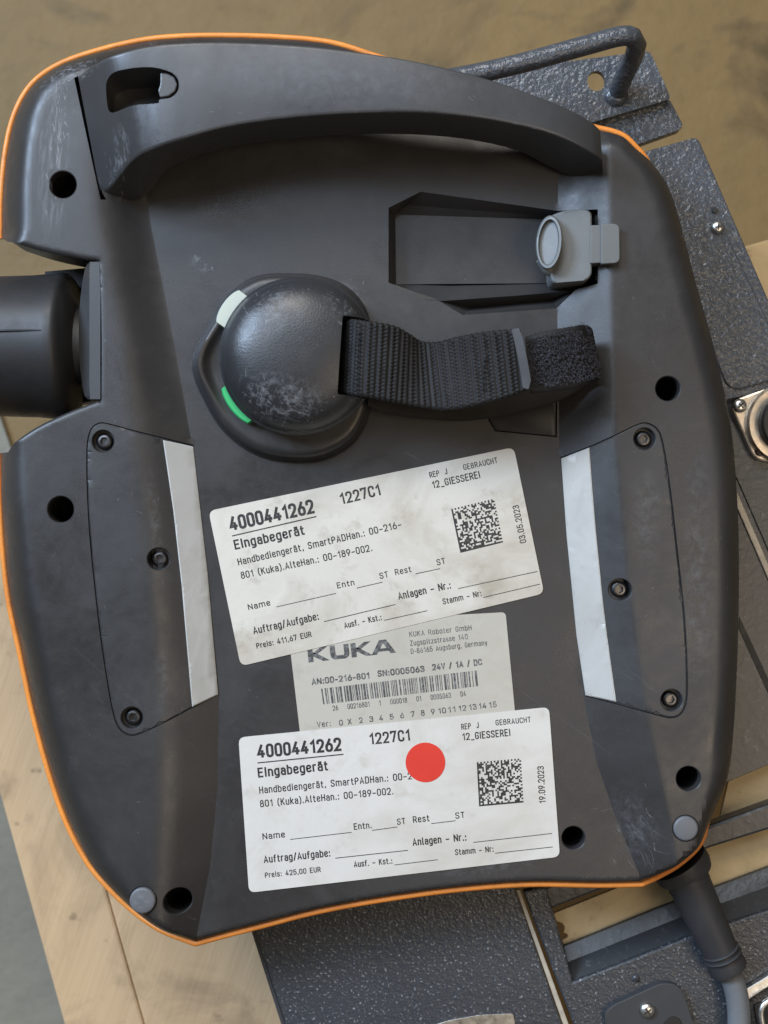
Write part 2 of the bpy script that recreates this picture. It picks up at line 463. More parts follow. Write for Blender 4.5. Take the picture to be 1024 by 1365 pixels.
# the notch corners lie where the long edges end
runs[3][0] = runs[2][-1][:2] + runs[3][0][2:]; runs[5][-1] = runs[0][0][:2] + runs[5][-1][2:]
outline = []
for r in runs: outline += [(p[0], p[1]) for p in r[:-1]]
def hfun(X, Y):
    X = np.asarray(X, float); Y = np.asarray(Y, float)
    b = base(X, Y); h = b.copy()
    for r in runs:
        d, ix = segdist(X, Y, r)
        A = np.array(r); ii = np.arange(len(r))
        ze = np.interp(ix, ii, A[:, 2]); wd = np.interp(ix, ii, A[:, 3]); k = np.interp(ix, ii, A[:, 4])
        t = np.clip(d / wd, 0, 1); f = np.sin(t * math.pi / 2) ** np.where(k < 1.7, 1.2 / k, np.maximum(.34, 1.2 / 1.7 - (k - 1.7) * .55))
        g = b - np.maximum(b - ze, 0) * (1 - f)
        h = np.minimum(h, g)
    return h
def hz(x, y): return float(hfun([x], [y])[0])
def onsurf(px, py, z=5):
    for _ in range(4):
        x, y, _z = P(px, py, z); z = hz(x, y)
    return (x, y, z)

cuts = []; wallm = MB(); blackm = MB()
def hole(px, py, r, depth=20, lip=.35):
    x, y, z = onsurf(px, py)
    o = circle((x, y), r + lip, 36); i = circle((x, y), r, 36)
    zo = hfun([p[0] for p in o], [p[1] for p in o]); 
    cuts.append(o)
    A = [(p[0], p[1], float(q)) for p, q in zip(o, zo)]
    B = [(p[0], p[1], float(q) - lip) for p, q in zip(i, zo)]
    zb = z - max(depth, 5.5)
    strip(wallm, [A, B, [(p[0], p[1], z - 5) for p in i]])
    strip(blackm, [[(p[0], p[1], z - 5) for p in i], [(p[0], p[1], zb) for p in i]], cap1=True)
    return (x, y, z)
for h in [(84, 246, 4.7), (81, 679, 4.6), (890.5, 518, 4.3), (918, 1038, 4.3), (764.5, 1117, 4.1), (237, 1201, 4.7)]:
    hole(*h)
plugs = [hole(190.5, 1200, 4.75, 1.2), hole(914, 1104, 4.5, 1.2)]

# cover recesses
covL = [(132, 562, 20), (119, 571, 0), (114, 599, 0), (117, 698, 0), (127, 797, 0), (135, 863, 0), (148, 945, 0), (156.6, 972, 0), (171, 982, 0), (184.6, 981, 0), (224, 962, 0), (257, 944, 0), (292, 926, 0), (277, 761, 0), (258, 593, 0), (217.5, 583, 0), (181, 574, 0), (145, 564, 0)]
covR = [(747, 609.5), (785.5, 595), (821, 579), (850, 564.5), (862, 562), (876, 568.5), (884, 582), (894, 643), (906, 752), (911.5, 800), (914.5, 832), (918, 905), (917, 937), (910, 953), (897, 959), (879, 955), (824, 940), (780, 928.5), (768, 846), (755, 715)]
stripL = [(217, 586), (258, 595), (277, 761), (291.5, 926), (256, 943), (242, 781), (231, 682)]
stripR = [(747.6, 611), (786, 596), (790, 650), (794.5, 705), (804, 800), (810, 850), (822, 936), (780, 927), (768, 846), (755, 715)]
def surfpoly(pts, dens=2.0, closed=True):
    q = [onsurf(p[0], p[1])[:2] for p in pts]
    out = []
    n = len(q)
    for i in range(n):
        a, b_ = q[i], q[(i + 1) % n]; L = math.dist(a, b_); k = max(1, int(L / dens))
        for j in range(k): out.append((a[0] + (b_[0]-a[0])*j/k, a[1] + (b_[1]-a[1])*j/k))
    return out
def inset(poly, d):
    n = len(poly); ar = sum(poly[i][0]*poly[(i+1) % n][1] - poly[(i+1) % n][0]*poly[i][1] for i in range(n))
    s = 1 if ar > 0 else -1; out = []
    for i in range(n):
        a, b_, c = poly[i-1], poly[i], poly[(i+1) % n]
        e1 = (b_[0]-a[0], b_[1]-a[1]); e2 = (c[0]-b_[0], c[1]-b_[1])
        l1 = math.hypot(*e1) or 1; l2 = math.hypot(*e2) or 1
        n1 = (-e1[1]/l1*s, e1[0]/l1*s); n2 = (-e2[1]/l2*s, e2[0]/l2*s)
        bx, by = n1[0]+n2[0], n1[1]+n2[1]; q = max(.35, (bx*bx+by*by)/2)
        out.append((b_[0] + bx*d/q, b_[1] + by*d/q))
    return out
def lift(poly, dz=0):
    z = hfun([p[0] for p in poly], [p[1] for p in poly])
    return [(p[0], p[1], float(q) + dz) for p, q in zip(poly, z)]
recess = []
def chaikin(pts, sharp, it=2):
    pts = [(p[0], p[1]) for p in pts]
    for _ in range(it):
        out = []
        for i, p in enumerate(pts):
            a = pts[i-1]; b_ = pts[(i+1) % len(pts)]
            if any(math.dist(p, q) < .5 for q in sharp): out.append(p); continue
            out.append((p[0]*.75 + a[0]*.25, p[1]*.75 + a[1]*.25)); out.append((p[0]*.75 + b_[0]*.25, p[1]*.75 + b_[1]*.25))
        pts = out
    return pts
covL = chaikin(covL, [(258, 593), (292, 926)]); covR = chaikin(covR, [(747, 609.5), (780, 928.5)])
for pts in (covL, covR):
    p = surfpoly(pts); cuts.append(p); recess.append(p)
    strip(wallm, [lift(p), lift(inset(p, .18), -.35), lift(inset(p, .2), -4)])
    v, f = cdt_sheet(inset(p, .19), [], lambda X, Y: hfun(X, Y) - 4, 5)
    blackm.add(v, f)
acc = surfpoly([(651, 528), (651, 560), (660, 575), (742.5, 583), (743, 528)])
cuts.append(acc)
strip(wallm, [lift(acc), lift(inset(acc, .15), -.3), lift(inset(acc, .16), -3)])
v, f = cdt_sheet(inset(acc, .15), [], lambda X, Y: hfun(X, Y) - 3, 5); blackm.add(v, f)

gap = surfpoly([(99, 104), (104, 101), (137, 258), (142, 266), (134, 266)], 2)
cuts.append(gap)
strip(blackm, [lift(gap), lift(gap, -5)], cap1=True)
# storage recess opening
op_px = [(518, 277), (561, 255.5), (744, 281), (797, 279), (797, 378), (768, 386), (742, 411), (617, 420), (586, 401.5), (559, 399), (518, 377)]
op = [onsurf(*p)[:2] for p in op_px]
opd = surfpoly(op_px, 2)
cuts.append(opd)
# slot under the switch dome is covered by the dome itself
ins = []
for r in runs:
    for k in range(0, len(r) - 1):
        a, b_ = r[k], r[k + 1]; dx, dy = b_[0]-a[0], b_[1]-a[1]; L = math.hypot(dx, dy) or 1
        nx, ny = dy / L, -dx / L
        for d in (.25, .6, 1.0, 1.6, 2.4, 3.4, 4.8):
            ins.append((a[0] + nx*d, a[1] + ny*d)); 
def densify(line):
    out = []
    for a, b_ in zip(line[:-1], line[1:]):
        k = max(1, int(math.dist(a[:2], b_[:2]) / 2))
        for j in range(k): out.append((a[0] + (b_[0]-a[0])*j/k, a[1] + (b_[1]-a[1])*j/k))
    return out
def clip_inside(line):
    """the runs of a line that lie inside the outline"""
    X = np.array([p[0] for p in line]); Y = np.array([p[1] for p in line])
    d, _ = segdist(X, Y, outline, True)
    m = pip(X, Y, outline) & (d > .4)
    for h in cuts:
        dd, _ = segdist(X, Y, h, True)
        m &= (~pip(X, Y, h)) & (dd > .3)
    segs = []; cur = []
    for p, q in zip(line, m):
        if q: cur.append(p)
        else:
            if len(cur) > 1: segs.append(cur)
            cur = []
    if len(cur) > 1: segs.append(cur)
    return segs
cre = []
side = []
for l in (RL, VL, VR, RR):
    for c_ in clip_inside(densify(l)):
        cre.append(c_)
        for a, b_ in zip(c_[:-1], c_[1:]):
            dx, dy = b_[0]-a[0], b_[1]-a[1]; L = math.hypot(dx, dy)
            for f_ in (0, .5):
                for d in (-.9, -.35, .35, .9): side.append((a[0] + dx*f_ - dy/L*d, a[1] + dy*f_ + dx/L*d))
v, f = cdt_sheet(outline, cuts, hfun, 1.7, cre, ins + side)
hb = MB(); hb.add(v, f)
hb.add(wallm.v, wallm.f)
# skirt down behind the rim
olz = lift(outline); oin = inset(outline, 1.0)
strip(hb, [olz, [(p[0], p[1], min(z[2] - .4, z[2])) for p, z in zip(oin, olz)], [(p[0], p[1], min(-18.5, z[2] - 2)) for p, z in zip(oin, olz)]])
housing = obj('housing', hb, M['housing'], pend, smooth=24, extra='weld')
obj('hole_shade_walls', blackm, M['hole_shade'], pend, kind='stuff', smooth=30)  # near-black walls and floors carry the painted shade of holes and grooves

fs = MB(); o2 = inset(outline, 2.2); o3 = inset(outline, 7.0)
strip(fs, [[(p[0], p[1], -17) for p in o2], [(p[0], p[1], -25) for p in inset(outline, 3.2)], [(p[0], p[1], -29) for p in o3]], cap0=False, cap1=True)
obj('front_shell', fs, M['black'], pend, smooth=40)

# orange bead between the two shells
def bead(Sg, i0, i1, outw=.9, rad=1.35):
    r = Sg; pts = []
    for k in range(i0, i1):
        a, b_ = r[max(k-1, 0)], r[min(k+1, len(r)-1)]; dx, dy = b_[0]-a[0], b_[1]-a[1]; L = math.hypot(dx, dy) or 1
        ow = outw - 1.7*min(1, max(0, (r[k][4] - 1.45) / .8)) if r[k][0] > 60 else outw
        pts.append((r[k][0] - dy/L*ow, r[k][1] + dx/L*ow, r[k][2] - .7))
    return pts
allr = runs[0] + runs[1][1:] + runs[2][1:]
om = MB()
rimpts = bead(allr, 0, len(allr))
tube(om, rimpts, 1.12, 10)
obj('orange_edge', om, M['orange'], pend, smooth=50)

# storage recess (its own faces, floor 7 mm down)
rm = MB()
def osf(i): return (op[i][0], op[i][1], hz(*op[i]))
ZF = -7.5
def smp(i, j):
    """intermediate points of the opening between corners i and j so that the edge follows the housing"""
    a, b_ = op[i], op[j]; k = max(1, int(math.dist(a, b_) / 2)); 
    pts = [(a[0] + (b_[0]-a[0])*t/k, a[1] + (b_[1]-a[1])*t/k) for t in range(k + 1)]
    return lift(pts)
def ngon(pts):
    t = tessellate_polygon([[Vector(p) for p in pts]])
    rm.add(pts, [tuple(x) for x in t])
fA, fC, fD, fE, fK = P(527, 286, ZF), P(744, 293, ZF), P(795, 293, ZF), P(795, 377, ZF), P(528, 379, ZF)
ngon([osf(0), fA, fK, osf(10)])
ngon([osf(0), osf(1), fA]); 
# the upper wall bulges gently: two bands
up = smp(1, 2); lo = [tuple(np.array(fA) + (np.array(fC) - np.array(fA)) * i / (len(up) - 1)) for i in range(len(up))]
mid = [tuple(np.array(a) * .45 + np.array(b_) * .55 + np.array((0, 0, -1.3))) for a, b_ in zip(up, lo)]
strip(rm, [up, mid, lo], closed=False)
ngon(smp(2, 3) + [fD, fC])
ngon(smp(3, 4) + [fE, fD])
ngon([fA, fC, fD, fE, fK])
lipz = -1.6
iF = P(768, 387, lipz + 2); iI = osf(8)
ngon([osf(10), fK, P(600, 381, ZF), P(586, 400, -1), iI, osf(9)])
ngon([P(600, 381, ZF), fE, iF, P(690, 394, -1.8), P(586, 400, -1)])
ngon([fE, osf(4), osf(5), iF])
n1, n2 = P(628, 410, -8), P(736, 400, -8)
ngon([iI, P(586, 400, -1), P(690, 394, -1.8), iF, n2, n1]); ngon([iI, n1, osf(7)]); ngon([osf(7), n1, n2] + smp(7, 6)[::-1][:-1]); ngon([n2, iF, osf(5)] + smp(5, 6)[1:])
obj('storage_recess', rm, M['housing'], pend, extra='weld')

# ---------------------------------------------------------------- covers
screw_me = None
side_all = []
for l in (RL, VL, VR, RR):
    q_ = densify(l)
    for a, b_ in zip(q_[:-1], q_[1:]):
        dx, dy = b_[0]-a[0], b_[1]-a[1]; L = math.hypot(dx, dy)
        for d in (-.9, -.35, .35, .9): side_all.append((a[0] - dy/L*d, a[1] + dx/L*d))
def cover(poly, strip_px, screws, lab):
    global screw_me
    inn = inset(poly, .38)
    hl = []; wl = MB(); bl = MB(); centres = []
    for (px, py) in screws:
        x, y, z = onsurf(px, py); centres.append((x, y, z))
        o = circle((x, y), 4.15, 30); i_ = circle((x, y), 3.85, 30); hl.append(o)
        zo = hfun([p[0] for p in o], [p[1] for p in o])
        strip(wl, [[(p[0], p[1], float(q)) for p, q in zip(o, zo)], [(p[0], p[1], float(q) - .3) for p, q in zip(i_, zo)], [(p[0], p[1], z - 3.4) for p in i_]], cap1=True)
    sp = surfpoly(strip_px, 2)
    # the strip is clipped to stay inside the cover edge
    lines = [c for l in (RL, VL, VR, RR) for c in [[p for p in densify(l) if pip(np.array([p[0]]), np.array([p[1]]), inset(inn, .4))[0] and not any(math.dist(p[:2], c_[:2]) < 4.6 for c_ in centres)]] if len(c) > 1]
    # split creases broken by a screw
    cl = []
    for l in lines:
        cur = [l[0]]
        for a, b_ in zip(l[:-1], l[1:]):
            if math.dist(a, b_) > 2.6:
                if len(cur) > 1: cl.append(cur)
                cur = []
            cur.append(b_)
        if len(cur) > 1: cl.append(cur)
    rimp = inset(inn, .5)
    dd = lambda X, Y: hfun(X, Y) + .05 - .35 * np.clip(1 - segdist(X, Y, inn, True)[0] / .5, 0, 1)
    sidepts = [p for p, q in zip(side_all, pip(np.array([p[0] for p in side_all]), np.array([p[1] for p in side_all]), inset(inn, .5))) if q]
    v, f = cdt_sheet(inn, hl, dd, 2.5, cl, list(rimp) + sidepts)
    mb = MB(); mb.add(v, f); mb.add(wl.v, wl.f)
    z0 = dd(np.array([p[0] for p in inn]), np.array([p[1] for p in inn]))
    top = [(p[0], p[1], float(q)) for p, q in zip(inn, z0)]
    strip(mb, [top, [(x, y, z - 3) for x, y, z in top]])
    o = obj('grip_cover', mb, M['cover'], pend, smooth=22, label=lab, extra='weld')
    # the strip: a raised inlay
    spi = inset(sp, .12)
    v, f = cdt_sheet(spi, [], lambda X, Y: hfun(X, Y) + .55 - .3 * np.clip(1 - segdist(X, Y, spi, True)[0] / .4, 0, 1), 2.5, [], inset(spi, .4))
    mb = MB(); mb.add(v, f)
    t = lift(spi, .25); strip(mb, [t, [(x, y, z - .8) for x, y, z in t]])
    obj('grip_strip', mb, M['stripg'], o, smooth=30)
    off = ROOT[pend.name]
    for (x, y, z) in centres:
        s = bpy.data.objects.new('screw', screw_me); C.objects.link(s); s.parent = o
        s.location = ((x - off[0]) / 1000, (y - off[1]) / 1000, (z - 3.3 - off[2]) / 1000)
        s.rotation_euler = (0, 0, random.random() * 3)
    return o
# screw: domed head with hexagon socket
sm = MB()
def hexl(r, z): return [(r*math.cos(math.pi*i/12), r*math.sin(math.pi*i/12), z) for i in range(24)]
def hexs(r, z):
    out = []
    for i in range(24):
        a = math.pi*i/12; k = (a % (math.pi/3)) - math.pi/6; rr = r*math.cos(math.pi/6)/math.cos(k)
        out.append((rr*math.cos(a), rr*math.sin(a), z))
    return out
strip(sm, [hexl(2.9, 0), hexl(2.9, .9), hexl(2.6, 1.35), hexl(2.0, 1.6), hexs(1.55, 1.6), hexs(1.45, .3)], cap1=True)
tmp = obj('screw_source', sm, [M['screw'], M['socket']], None, smooth=35)
screw_me = tmp.data; bpy.data.objects.remove(tmp)
for p in screw_me.polygons:
    c = p.center
    if math.hypot(c.x, c.y) < .0020: p.material_index = 1
cover(recess[0], stripL, [(137.5, 588), (211.5, 745), (176, 957)], 'cover plate beside the left edge of the pendant')
cover(recess[1], stripR, [(859.5, 585), (827, 786), (895.5, 933.5)], 'cover plate beside the right edge of the pendant')

# small access cover under the strap
ai = inset(acc, .4); ai2 = [p for p in ai]
mb = MB(); t = lift(ai, -.5); t2 = lift(inset(ai, .3), -.25)
strip(mb, [[(x, y, z - 2) for x, y, z in t], t, t2], cap1=True)
obj('access_cover', mb, M['cover'], pend, smooth=40)

# plugs
for (x, y, z), r in zip(plugs, (4.6, 4.35)):
    mb = MB(); lathe(mb, [(r, -1), (r, .5), (r - .25, .85), (r - .8, 1.0), (0, 1.05)], (x, y, z), 36)
    obj('round_plug', mb, M['plug'], pend, smooth=40)

# ---------------------------------------------------------------- carrying handle
#   outer edge, inner edge, foot of the inner flank (px, py, z)
st = [((104, 101, 20), (133, 254, 7), (137, 266, 3)),
      ((124, 86, 29), (146, 250, 12), (155, 268, 2)),
      ((150, 73, 36), (174, 216, 30), (182, 268, 2)),
      ((200, 60, 38), (204, 199, 36), (199, 256, 3)),
      ((262, 55, 38), (252, 183, 38), (228, 224, 9)),
      ((335, 56, 38), (315, 167, 38), (305, 197, 12)),
      ((405, 60, 38), (400, 156, 38), (400, 185, 12)),
      ((475, 68, 38), (480, 151, 38), (480, 180, 12)),
      ((545, 79, 38), (560, 150, 38), (560, 181, 12)),
      ((608, 93, 37), (630, 156, 37), (630, 188, 11)),
      ((665, 109, 35), (688, 166, 35), (690, 202, 9)),
      ((718, 128, 33), (735, 178, 33), (730, 222, 5)),
      ((762, 146, 30), (770, 193, 30), (762, 236, 2)),
      ((792, 164, 27), (795, 208, 26), (796, 237, 2)),
      ((800, 172, 25), (803, 214, 23), (804, 234, 2))]
rows = catmull([P(*a) + P(*b_) + P(*c) for a, b_, c in st], 1.6)
loops = []
for r in rows:
    O, I, B = np.array(r[0:3]), np.array(r[3:6]), np.array(r[6:9])
    OB = np.array([O[0], O[1] - 2.0, B[2]])
    c4 = [OB, O, I, B]; l = []
    for i, rad in ((0, 1.0), (1, 1.3), (2, 1.3), (3, 1.5)):
        p = c4[i]; a = c4[i-1]; b_ = c4[(i+1) % 4]
        la, lb = np.linalg.norm(a - p), np.linalg.norm(b_ - p)
        pa = p + (a - p)*min(rad/la, .45); pb = p + (b_ - p)*min(rad/lb, .45)
        for t in (0, .25, .5, .75, 1): l.append(tuple((1-t)**2*pa + 2*t*(1-t)*p + t*t*pb))
    l2 = []
    for i, p in enumerate(l): l2.append(p)
    loops.append(l2)
hm = MB(); strip(hm, loops, cap0=True, cap1=True)
handle = obj('carrying_handle', hm, M['handle'], pend)
def cutter_px(pts, z, depth, grow=0):
    t = PX(pts, z)
    mb = MB(); strip(mb, [t, [(x, y, z - depth) for x, y, _ in t]], cap0=True, cap1=True)
    return obj('cutter', mb, M['black'], None, off=ROOT[pend.name])
cu = MB()
slot = [(135, 113), (137, 101), (146, 94), (165, 91), (200, 89.5), (224, 95), (235, 102), (239, 113), (236, 124), (226, 131), (212, 133), (212, 137), (180, 138), (150, 141), (138, 137), (135, 127)]
slot = [tuple(p) for p in catmull(slot, 3, True)]
topc = PX(slot, 37.5)
strip(cu, [[(x, y, 60) for x, y, _ in topc], [(x, y, 16) for x, y, _ in topc]], cap0=True, cap1=True)
co = obj('cutter', cu, M['black'], None, off=ROOT[pend.name])
co.location = pend.location
cut(handle, co)
me = handle.data; me.materials.clear(); me.materials.append(M['handle'])
me.polygons.foreach_set('use_smooth', [True]*len(me.polygons)); me.set_sharp_from_angle(angle=math.radians(28))
mb = MB()
pl = PX([(214, 97), (224, 98), (233, 103), (237, 113), (234, 122), (225, 129), (214, 131), (211, 122), (214, 112)], 36)
strip(mb, [[(x, y, 26) for x, y, _ in pl], [(x, y, 36) for x, y, _ in pl], [(x*.99 + .01*pl[4][0], y*.99 + pl[4][1]*.01, 36.6) for x, y, _ in pl]], cap1=True)
obj('slot_plug', mb, M['handle'], pend, bevel=.4)

# ---------------------------------------------------------------- 6D jog knob in the notch
kc = P(0, 452, -8)
def kx(px, z=10): return P(px, 452, z)[0]
mb = MB()
cy = P(0, 453, 10)[1]
prof = [(24, kx(-60)), (25.3, kx(-40)), (25.6, kx(-10)), (25.9, kx(30)), (26.6, kx(60)), (27.0, kx(70)), (26.6, kx(76)), (24.5, kx(82)), (20.5, kx(86)), (15, kx(92)), (15, kx(110))]
lathe(mb, [(r, x) for r, x in prof], (0, cy, -10), 64, axis='x')
obj('jog_knob', mb, M['knob'], pend, smooth=40)
mb = MB()
tube(mb, [P(x, y, z) for x, y, z in [(-10, 441, 16.1), (20, 440, 16.2), (55, 440, 16.6)]], [.3, .35, .2], 6)
obj('mould_seam', mb, M['knob'], pend)
mb = MB()
lathe(mb, [(13, kx(104)), (14.5, kx(110)), (14.5, kx(120)), (14.2, kx(129))], (0, P(0, 442, 10)[1], -10), 72, axis='x')
yy = [349, 352, 360, 375, 395, 420, 445, 470, 495, 515, 528, 532]; xl = [119, 116, 113, 110, 107.5, 105.5, 105, 105.5, 107.5, 110, 113, 117]
L4 = [[], [], [], [], []]
for y_, x_ in zip(yy, xl):
    L4[0].append(P(x_ + 2, y_, -6)); L4[1].append(P(x_, y_, 5.0)); L4[2].append(P(118.5 + (.8 if 352 < y_ < 528 else 1.5), y_, 8.4)); L4[3].append(P(133.8, y_, 8.6)); L4[4].append(P(134.2, y_, -6))
strip(mb, L4, closed=False)
strip(mb, [[L4[k][0] for k in range(5)], [L4[k][0][:2] + (-6,) for k in range(5)]], closed=False); strip(mb, [[L4[k][-1] for k in range(5)], [L4[k][-1][:2] + (-6,) for k in range(5)]], closed=False)
obj('knob_flange', mb, M['ring'], pend, smooth=20)
mb = MB()
bl = PX([(60, 362), (128, 356), (133, 532), (60, 548)], -22)
strip(mb, [bl, [(x, y, -30) for x, y, _ in bl]], cap0=True, cap1=True)
obj('knob_bracket', mb, M['black'], pend)

# ---------------------------------------------------------------- switch dome
dc = P(397, 473, 19)
bo = catmull([P(*p, 0)[:2] for p in [(400, 616), (345, 607), (300, 575), (272, 530), (258, 492), (262, 468), (283, 428), (308, 392), (342, 370), (388, 366), (434, 371), (468, 388), (490, 420), (498, 478), (495, 540), (475, 585), (440, 609)]], 1.5, True)
cc = P(402, 487, 5)
def scl(k, z, wing=0, roundw=0):
    out = []
    for x, y in bo:
        a = math.degrees(math.atan2(y - cc[1], x - cc[0])) % 360
        g = math.exp(-((a - 178) / 26) ** 2)
        X, Y = x - cc[0], y - cc[1]
        if roundw:
            R_ = math.hypot(X, Y); X, Y = X*(1-roundw) + X/R_*28*k*roundw, Y*(1-roundw) + Y/R_*28*k*roundw
            out.append((cc[0] + X, cc[1] + Y, z + wing*g))
        else: out.append((cc[0] + X*k, cc[1] + Y*k, z + wing*g))
    return out
mb = MB()
strip(mb, [scl(1.03, -.3), scl(1.0, .3), scl(.985, 2.4, .4), scl(.965, 4.6, 1.0), scl(.945, 6.0, 2.0), scl(.92, 6.7, 2.6), scl(.895, 7.0, 2.2), scl(.87, 7.1, 1.0), scl(.85, 7.1, -.6), scl(.8, 7.2, -1.2)], cap1=True)
obj('switch_base', mb, M['housing'], pend, smooth=50)
mb = MB()
prof = [(26.2, 2), (26.2, 11.2), (26.9, 12.2), (27.6, 13.4), (27.7, 14.6), (27.0, 15.3), (26.6, 16.2), (26.1, 18.4), (24.7, 21.2), (22.3, 23.8), (19, 25.7), (15, 27.0), (10, 27.9), (5, 28.3), (0.05, 28.4)]
pp = catmull([(r, z) for r, z in prof], .6)
lathe(mb, pp, (dc[0], dc[1], 0), 96)
dome = obj('switch_dome', mb, M['dome'], pend)
sl = PX(round_poly([(457, 421), (520, 423), (520, 531), (450, 526)], 3), 24)
cu = MB(); strip(cu, [[(x, y, 40) for x, y, _ in sl], [(x, y, 10) for x, y, _ in sl]], cap0=True, cap1=True)
co = obj('cutter', cu, M['black'], None, off=ROOT[pend.name]); co.location = pend.location
cut(dome, co)
me = dome.data; me.materials.clear(); me.materials.append(M['dome'])
me.polygons.foreach_set('use_smooth', [True]*len(me.polygons)); me.set_sharp_from_angle(angle=math.radians(38))
def arcseg(a0, a1, r0, r1, z0, z1, n=16):
    mb = MB(); loops = []
    for i in range(n + 1):
        t = i/n; a = math.radians(a0 + (a1-a0)*t); e = math.sin(math.pi*min(1, max(0, t))) ** .14
        ro = r0 + (r1-r0)*(.25 + .75*e)
        loops.append([(dc[0] + r*math.cos(a), dc[1] + r*math.sin(a), z) for r, z in ((r0, z0), (ro, z0), (ro, z1 - .6), (ro - .5, z1), (r0, z1))])
    strip(mb, loops, cap0=True, cap1=True); return mb
obj('white_button', arcseg(130, 159, 25.5, 32.4, 3, 13.8), M['white'], pend, smooth=40)
obj('green_button', arcseg(200, 234, 25.5, 30.2, 3, 12.0), M['green'], pend, smooth=40)

# ---------------------------------------------------------------- strap
def ribbon(rows_px, thick, pitch, amp, across=80, step=.32, edge=.35):
    """rows: (x_top, y_top, x_bottom, y_bottom, z_top, z_bottom) in px and mm"""
    rows = catmull([P(a, b_, z1) + P(c, d, z2) for a, b_, c, d, z1, z2 in rows_px], step)
    mb = MB(); n = len(rows); u = 0; topv = []; botv = []
    R = [np.array(r) for r in rows]
    for i, r in enumerate(R):
        a, b_ = r[:3], r[3:]
        if i: u += np.linalg.norm((r - R[i-1])[:3]*.5 + (r - R[i-1])[3:]*.5)
        tan = (R[min(i+1, n-1)] - R[max(i-1, 0)]); tan = tan[:3] + tan[3:]
        tan /= (np.linalg.norm(tan) + 1e-9)
        w_ = b_ - a; W = np.linalg.norm(w_); w_ = w_/W; nr = np.cross(w_, tan); nr /= np.linalg.norm(nr)
        if i == 0 and nr[2] < 0: flip = -1
        elif i == 0: flip = 1
        nr = nr*flip
        ph = u/pitch*math.pi
        er = edge*abs(math.sin(ph))
        for j in range(across + 1):
            t = j/across; s = t*W
            q = a + w_*(t*(W + 2*er) - er)
            row = math.floor(s/1.15); fr = s/1.15 - row
            off = 0 if row % 2 == 0 else math.pi/2
            hgt = amp*(abs(math.sin(ph + .38*math.sin(2*math.pi*s/1.25))) - .5) + amp*.22*math.sin(2*math.pi*s/1.25 + (math.floor(ph/math.pi) % 2)*math.pi)
            edgef = min(1, min(t, 1-t)*across/3)
            topv.append(tuple(q + nr*(thick/2*(.35 + .65*edgef) + hgt*edgef)))
            botv.append(tuple(q - nr*(thick/2*(.35 + .65*edgef))))
    m = across + 1
    mb.v = topv + botv; o = len(topv)
    for i in range(n-1):
        for j in range(across):
            k = i*m + j
            mb.f.append((k, k+1, k+m+1, k+m)); mb.f.append((o+k, o+k+m, o+k+m+1, o+k+1))
        for j in (0, across):
            k = i*m + j; mb.f.append((k, k+m, o+k+m, o+k) if j == 0 else (k, o+k, o+k+m, k+m))
    for i in (0, n-1):
        for j in range(across):
            k = i*m + j; mb.f.append((k, o+k, o+k+1, k+1))
    return mb
top = ribbon([(457, 429, 452, 524, 14, 13), (466, 426, 461, 525, 22, 21), (482, 428, 477, 527, 27, 26.5), (505, 431, 500, 531, 28, 27), (528, 436, 522, 535, 26, 26.5), (546, 446, 543, 539, 23, 25),
              (560, 455, 566, 543, 20, 24), (580, 457, 590, 546, 20, 24), (610, 450, 620, 543, 24, 26), (640, 444, 650, 536, 27, 28), (668, 441, 678, 529, 29, 29), (694, 439, 702, 520, 30, 29)], 1.5, 1.95, .62)
strap = obj('hand_strap', top, M['web'], pend, smooth=70, label='black woven webbing hand strap')
lowr = ribbon([(700, 450, 707, 524, 26, 25.5), (735, 441, 750, 519, 27, 26), (762, 436, 778, 514, 26, 25), (776, 434, 791, 508, 23.5, 22.5), (787, 437, 800, 504, 18, 17), (787, 446, 799, 505, 12, 11),
               (772, 456, 785, 513, 8, 7), (740, 462, 748, 533, 6.5, 6), (690, 468, 697, 548, 6.5, 6), (620, 474, 628, 560, 7, 6.5), (560, 470, 566, 558, 9, 8), (510, 462, 510, 550, 12, 11), (490, 455, 490, 540, 14, 13)], 1.2, 1.4, .15, 60, .5, .25)
hookband = obj('hook_band', lowr, M['web'], strap, smooth=70)
# raised hook field with curled hooks
hk = MB()
rr = random.Random(3)
fieldrows = catmull([P(a, b_, z) + P(c, d, z) for a, b_, c, d, z in [(705, 457, 712, 512, 27.2), (735, 450, 747, 509, 28.2), (762, 446, 775, 505, 27.2), (776, 446, 789, 500, 24.6), (787, 449, 799, 498, 20)]], .5)
nf = len(fieldrows)
for q in range(1500):
    i = rr.random()*(nf-1); k = int(i); t = rr.random()*1.12 - .06
    r = np.array(fieldrows[k]); p = r[:3]*(1-t) + r[3:]*t + np.array([rr.uniform(-.3, .3), rr.uniform(-.3, .3), -.4])
    a = rr.uniform(0, 6.28); s = rr.uniform(.5, .95); dx, dy = math.cos(a)*s, math.sin(a)*s
    lean = (k/nf)**2
    pts = [(p[0] + dx*c + lean*h*.9, p[1] + dy*c, p[2] + h*(1 - .6*lean)) for c, h in ((0, 0), (.1, .6*s), (.55, 1.1*s), (1.0, .8*s), (1.05, .35*s))]
    tube(hk, pts, .10, 3, caps=False)
obj('hook_field', hk, M['hook'], strap, kind='stuff')
fr = MB(); rf = random.Random(5)
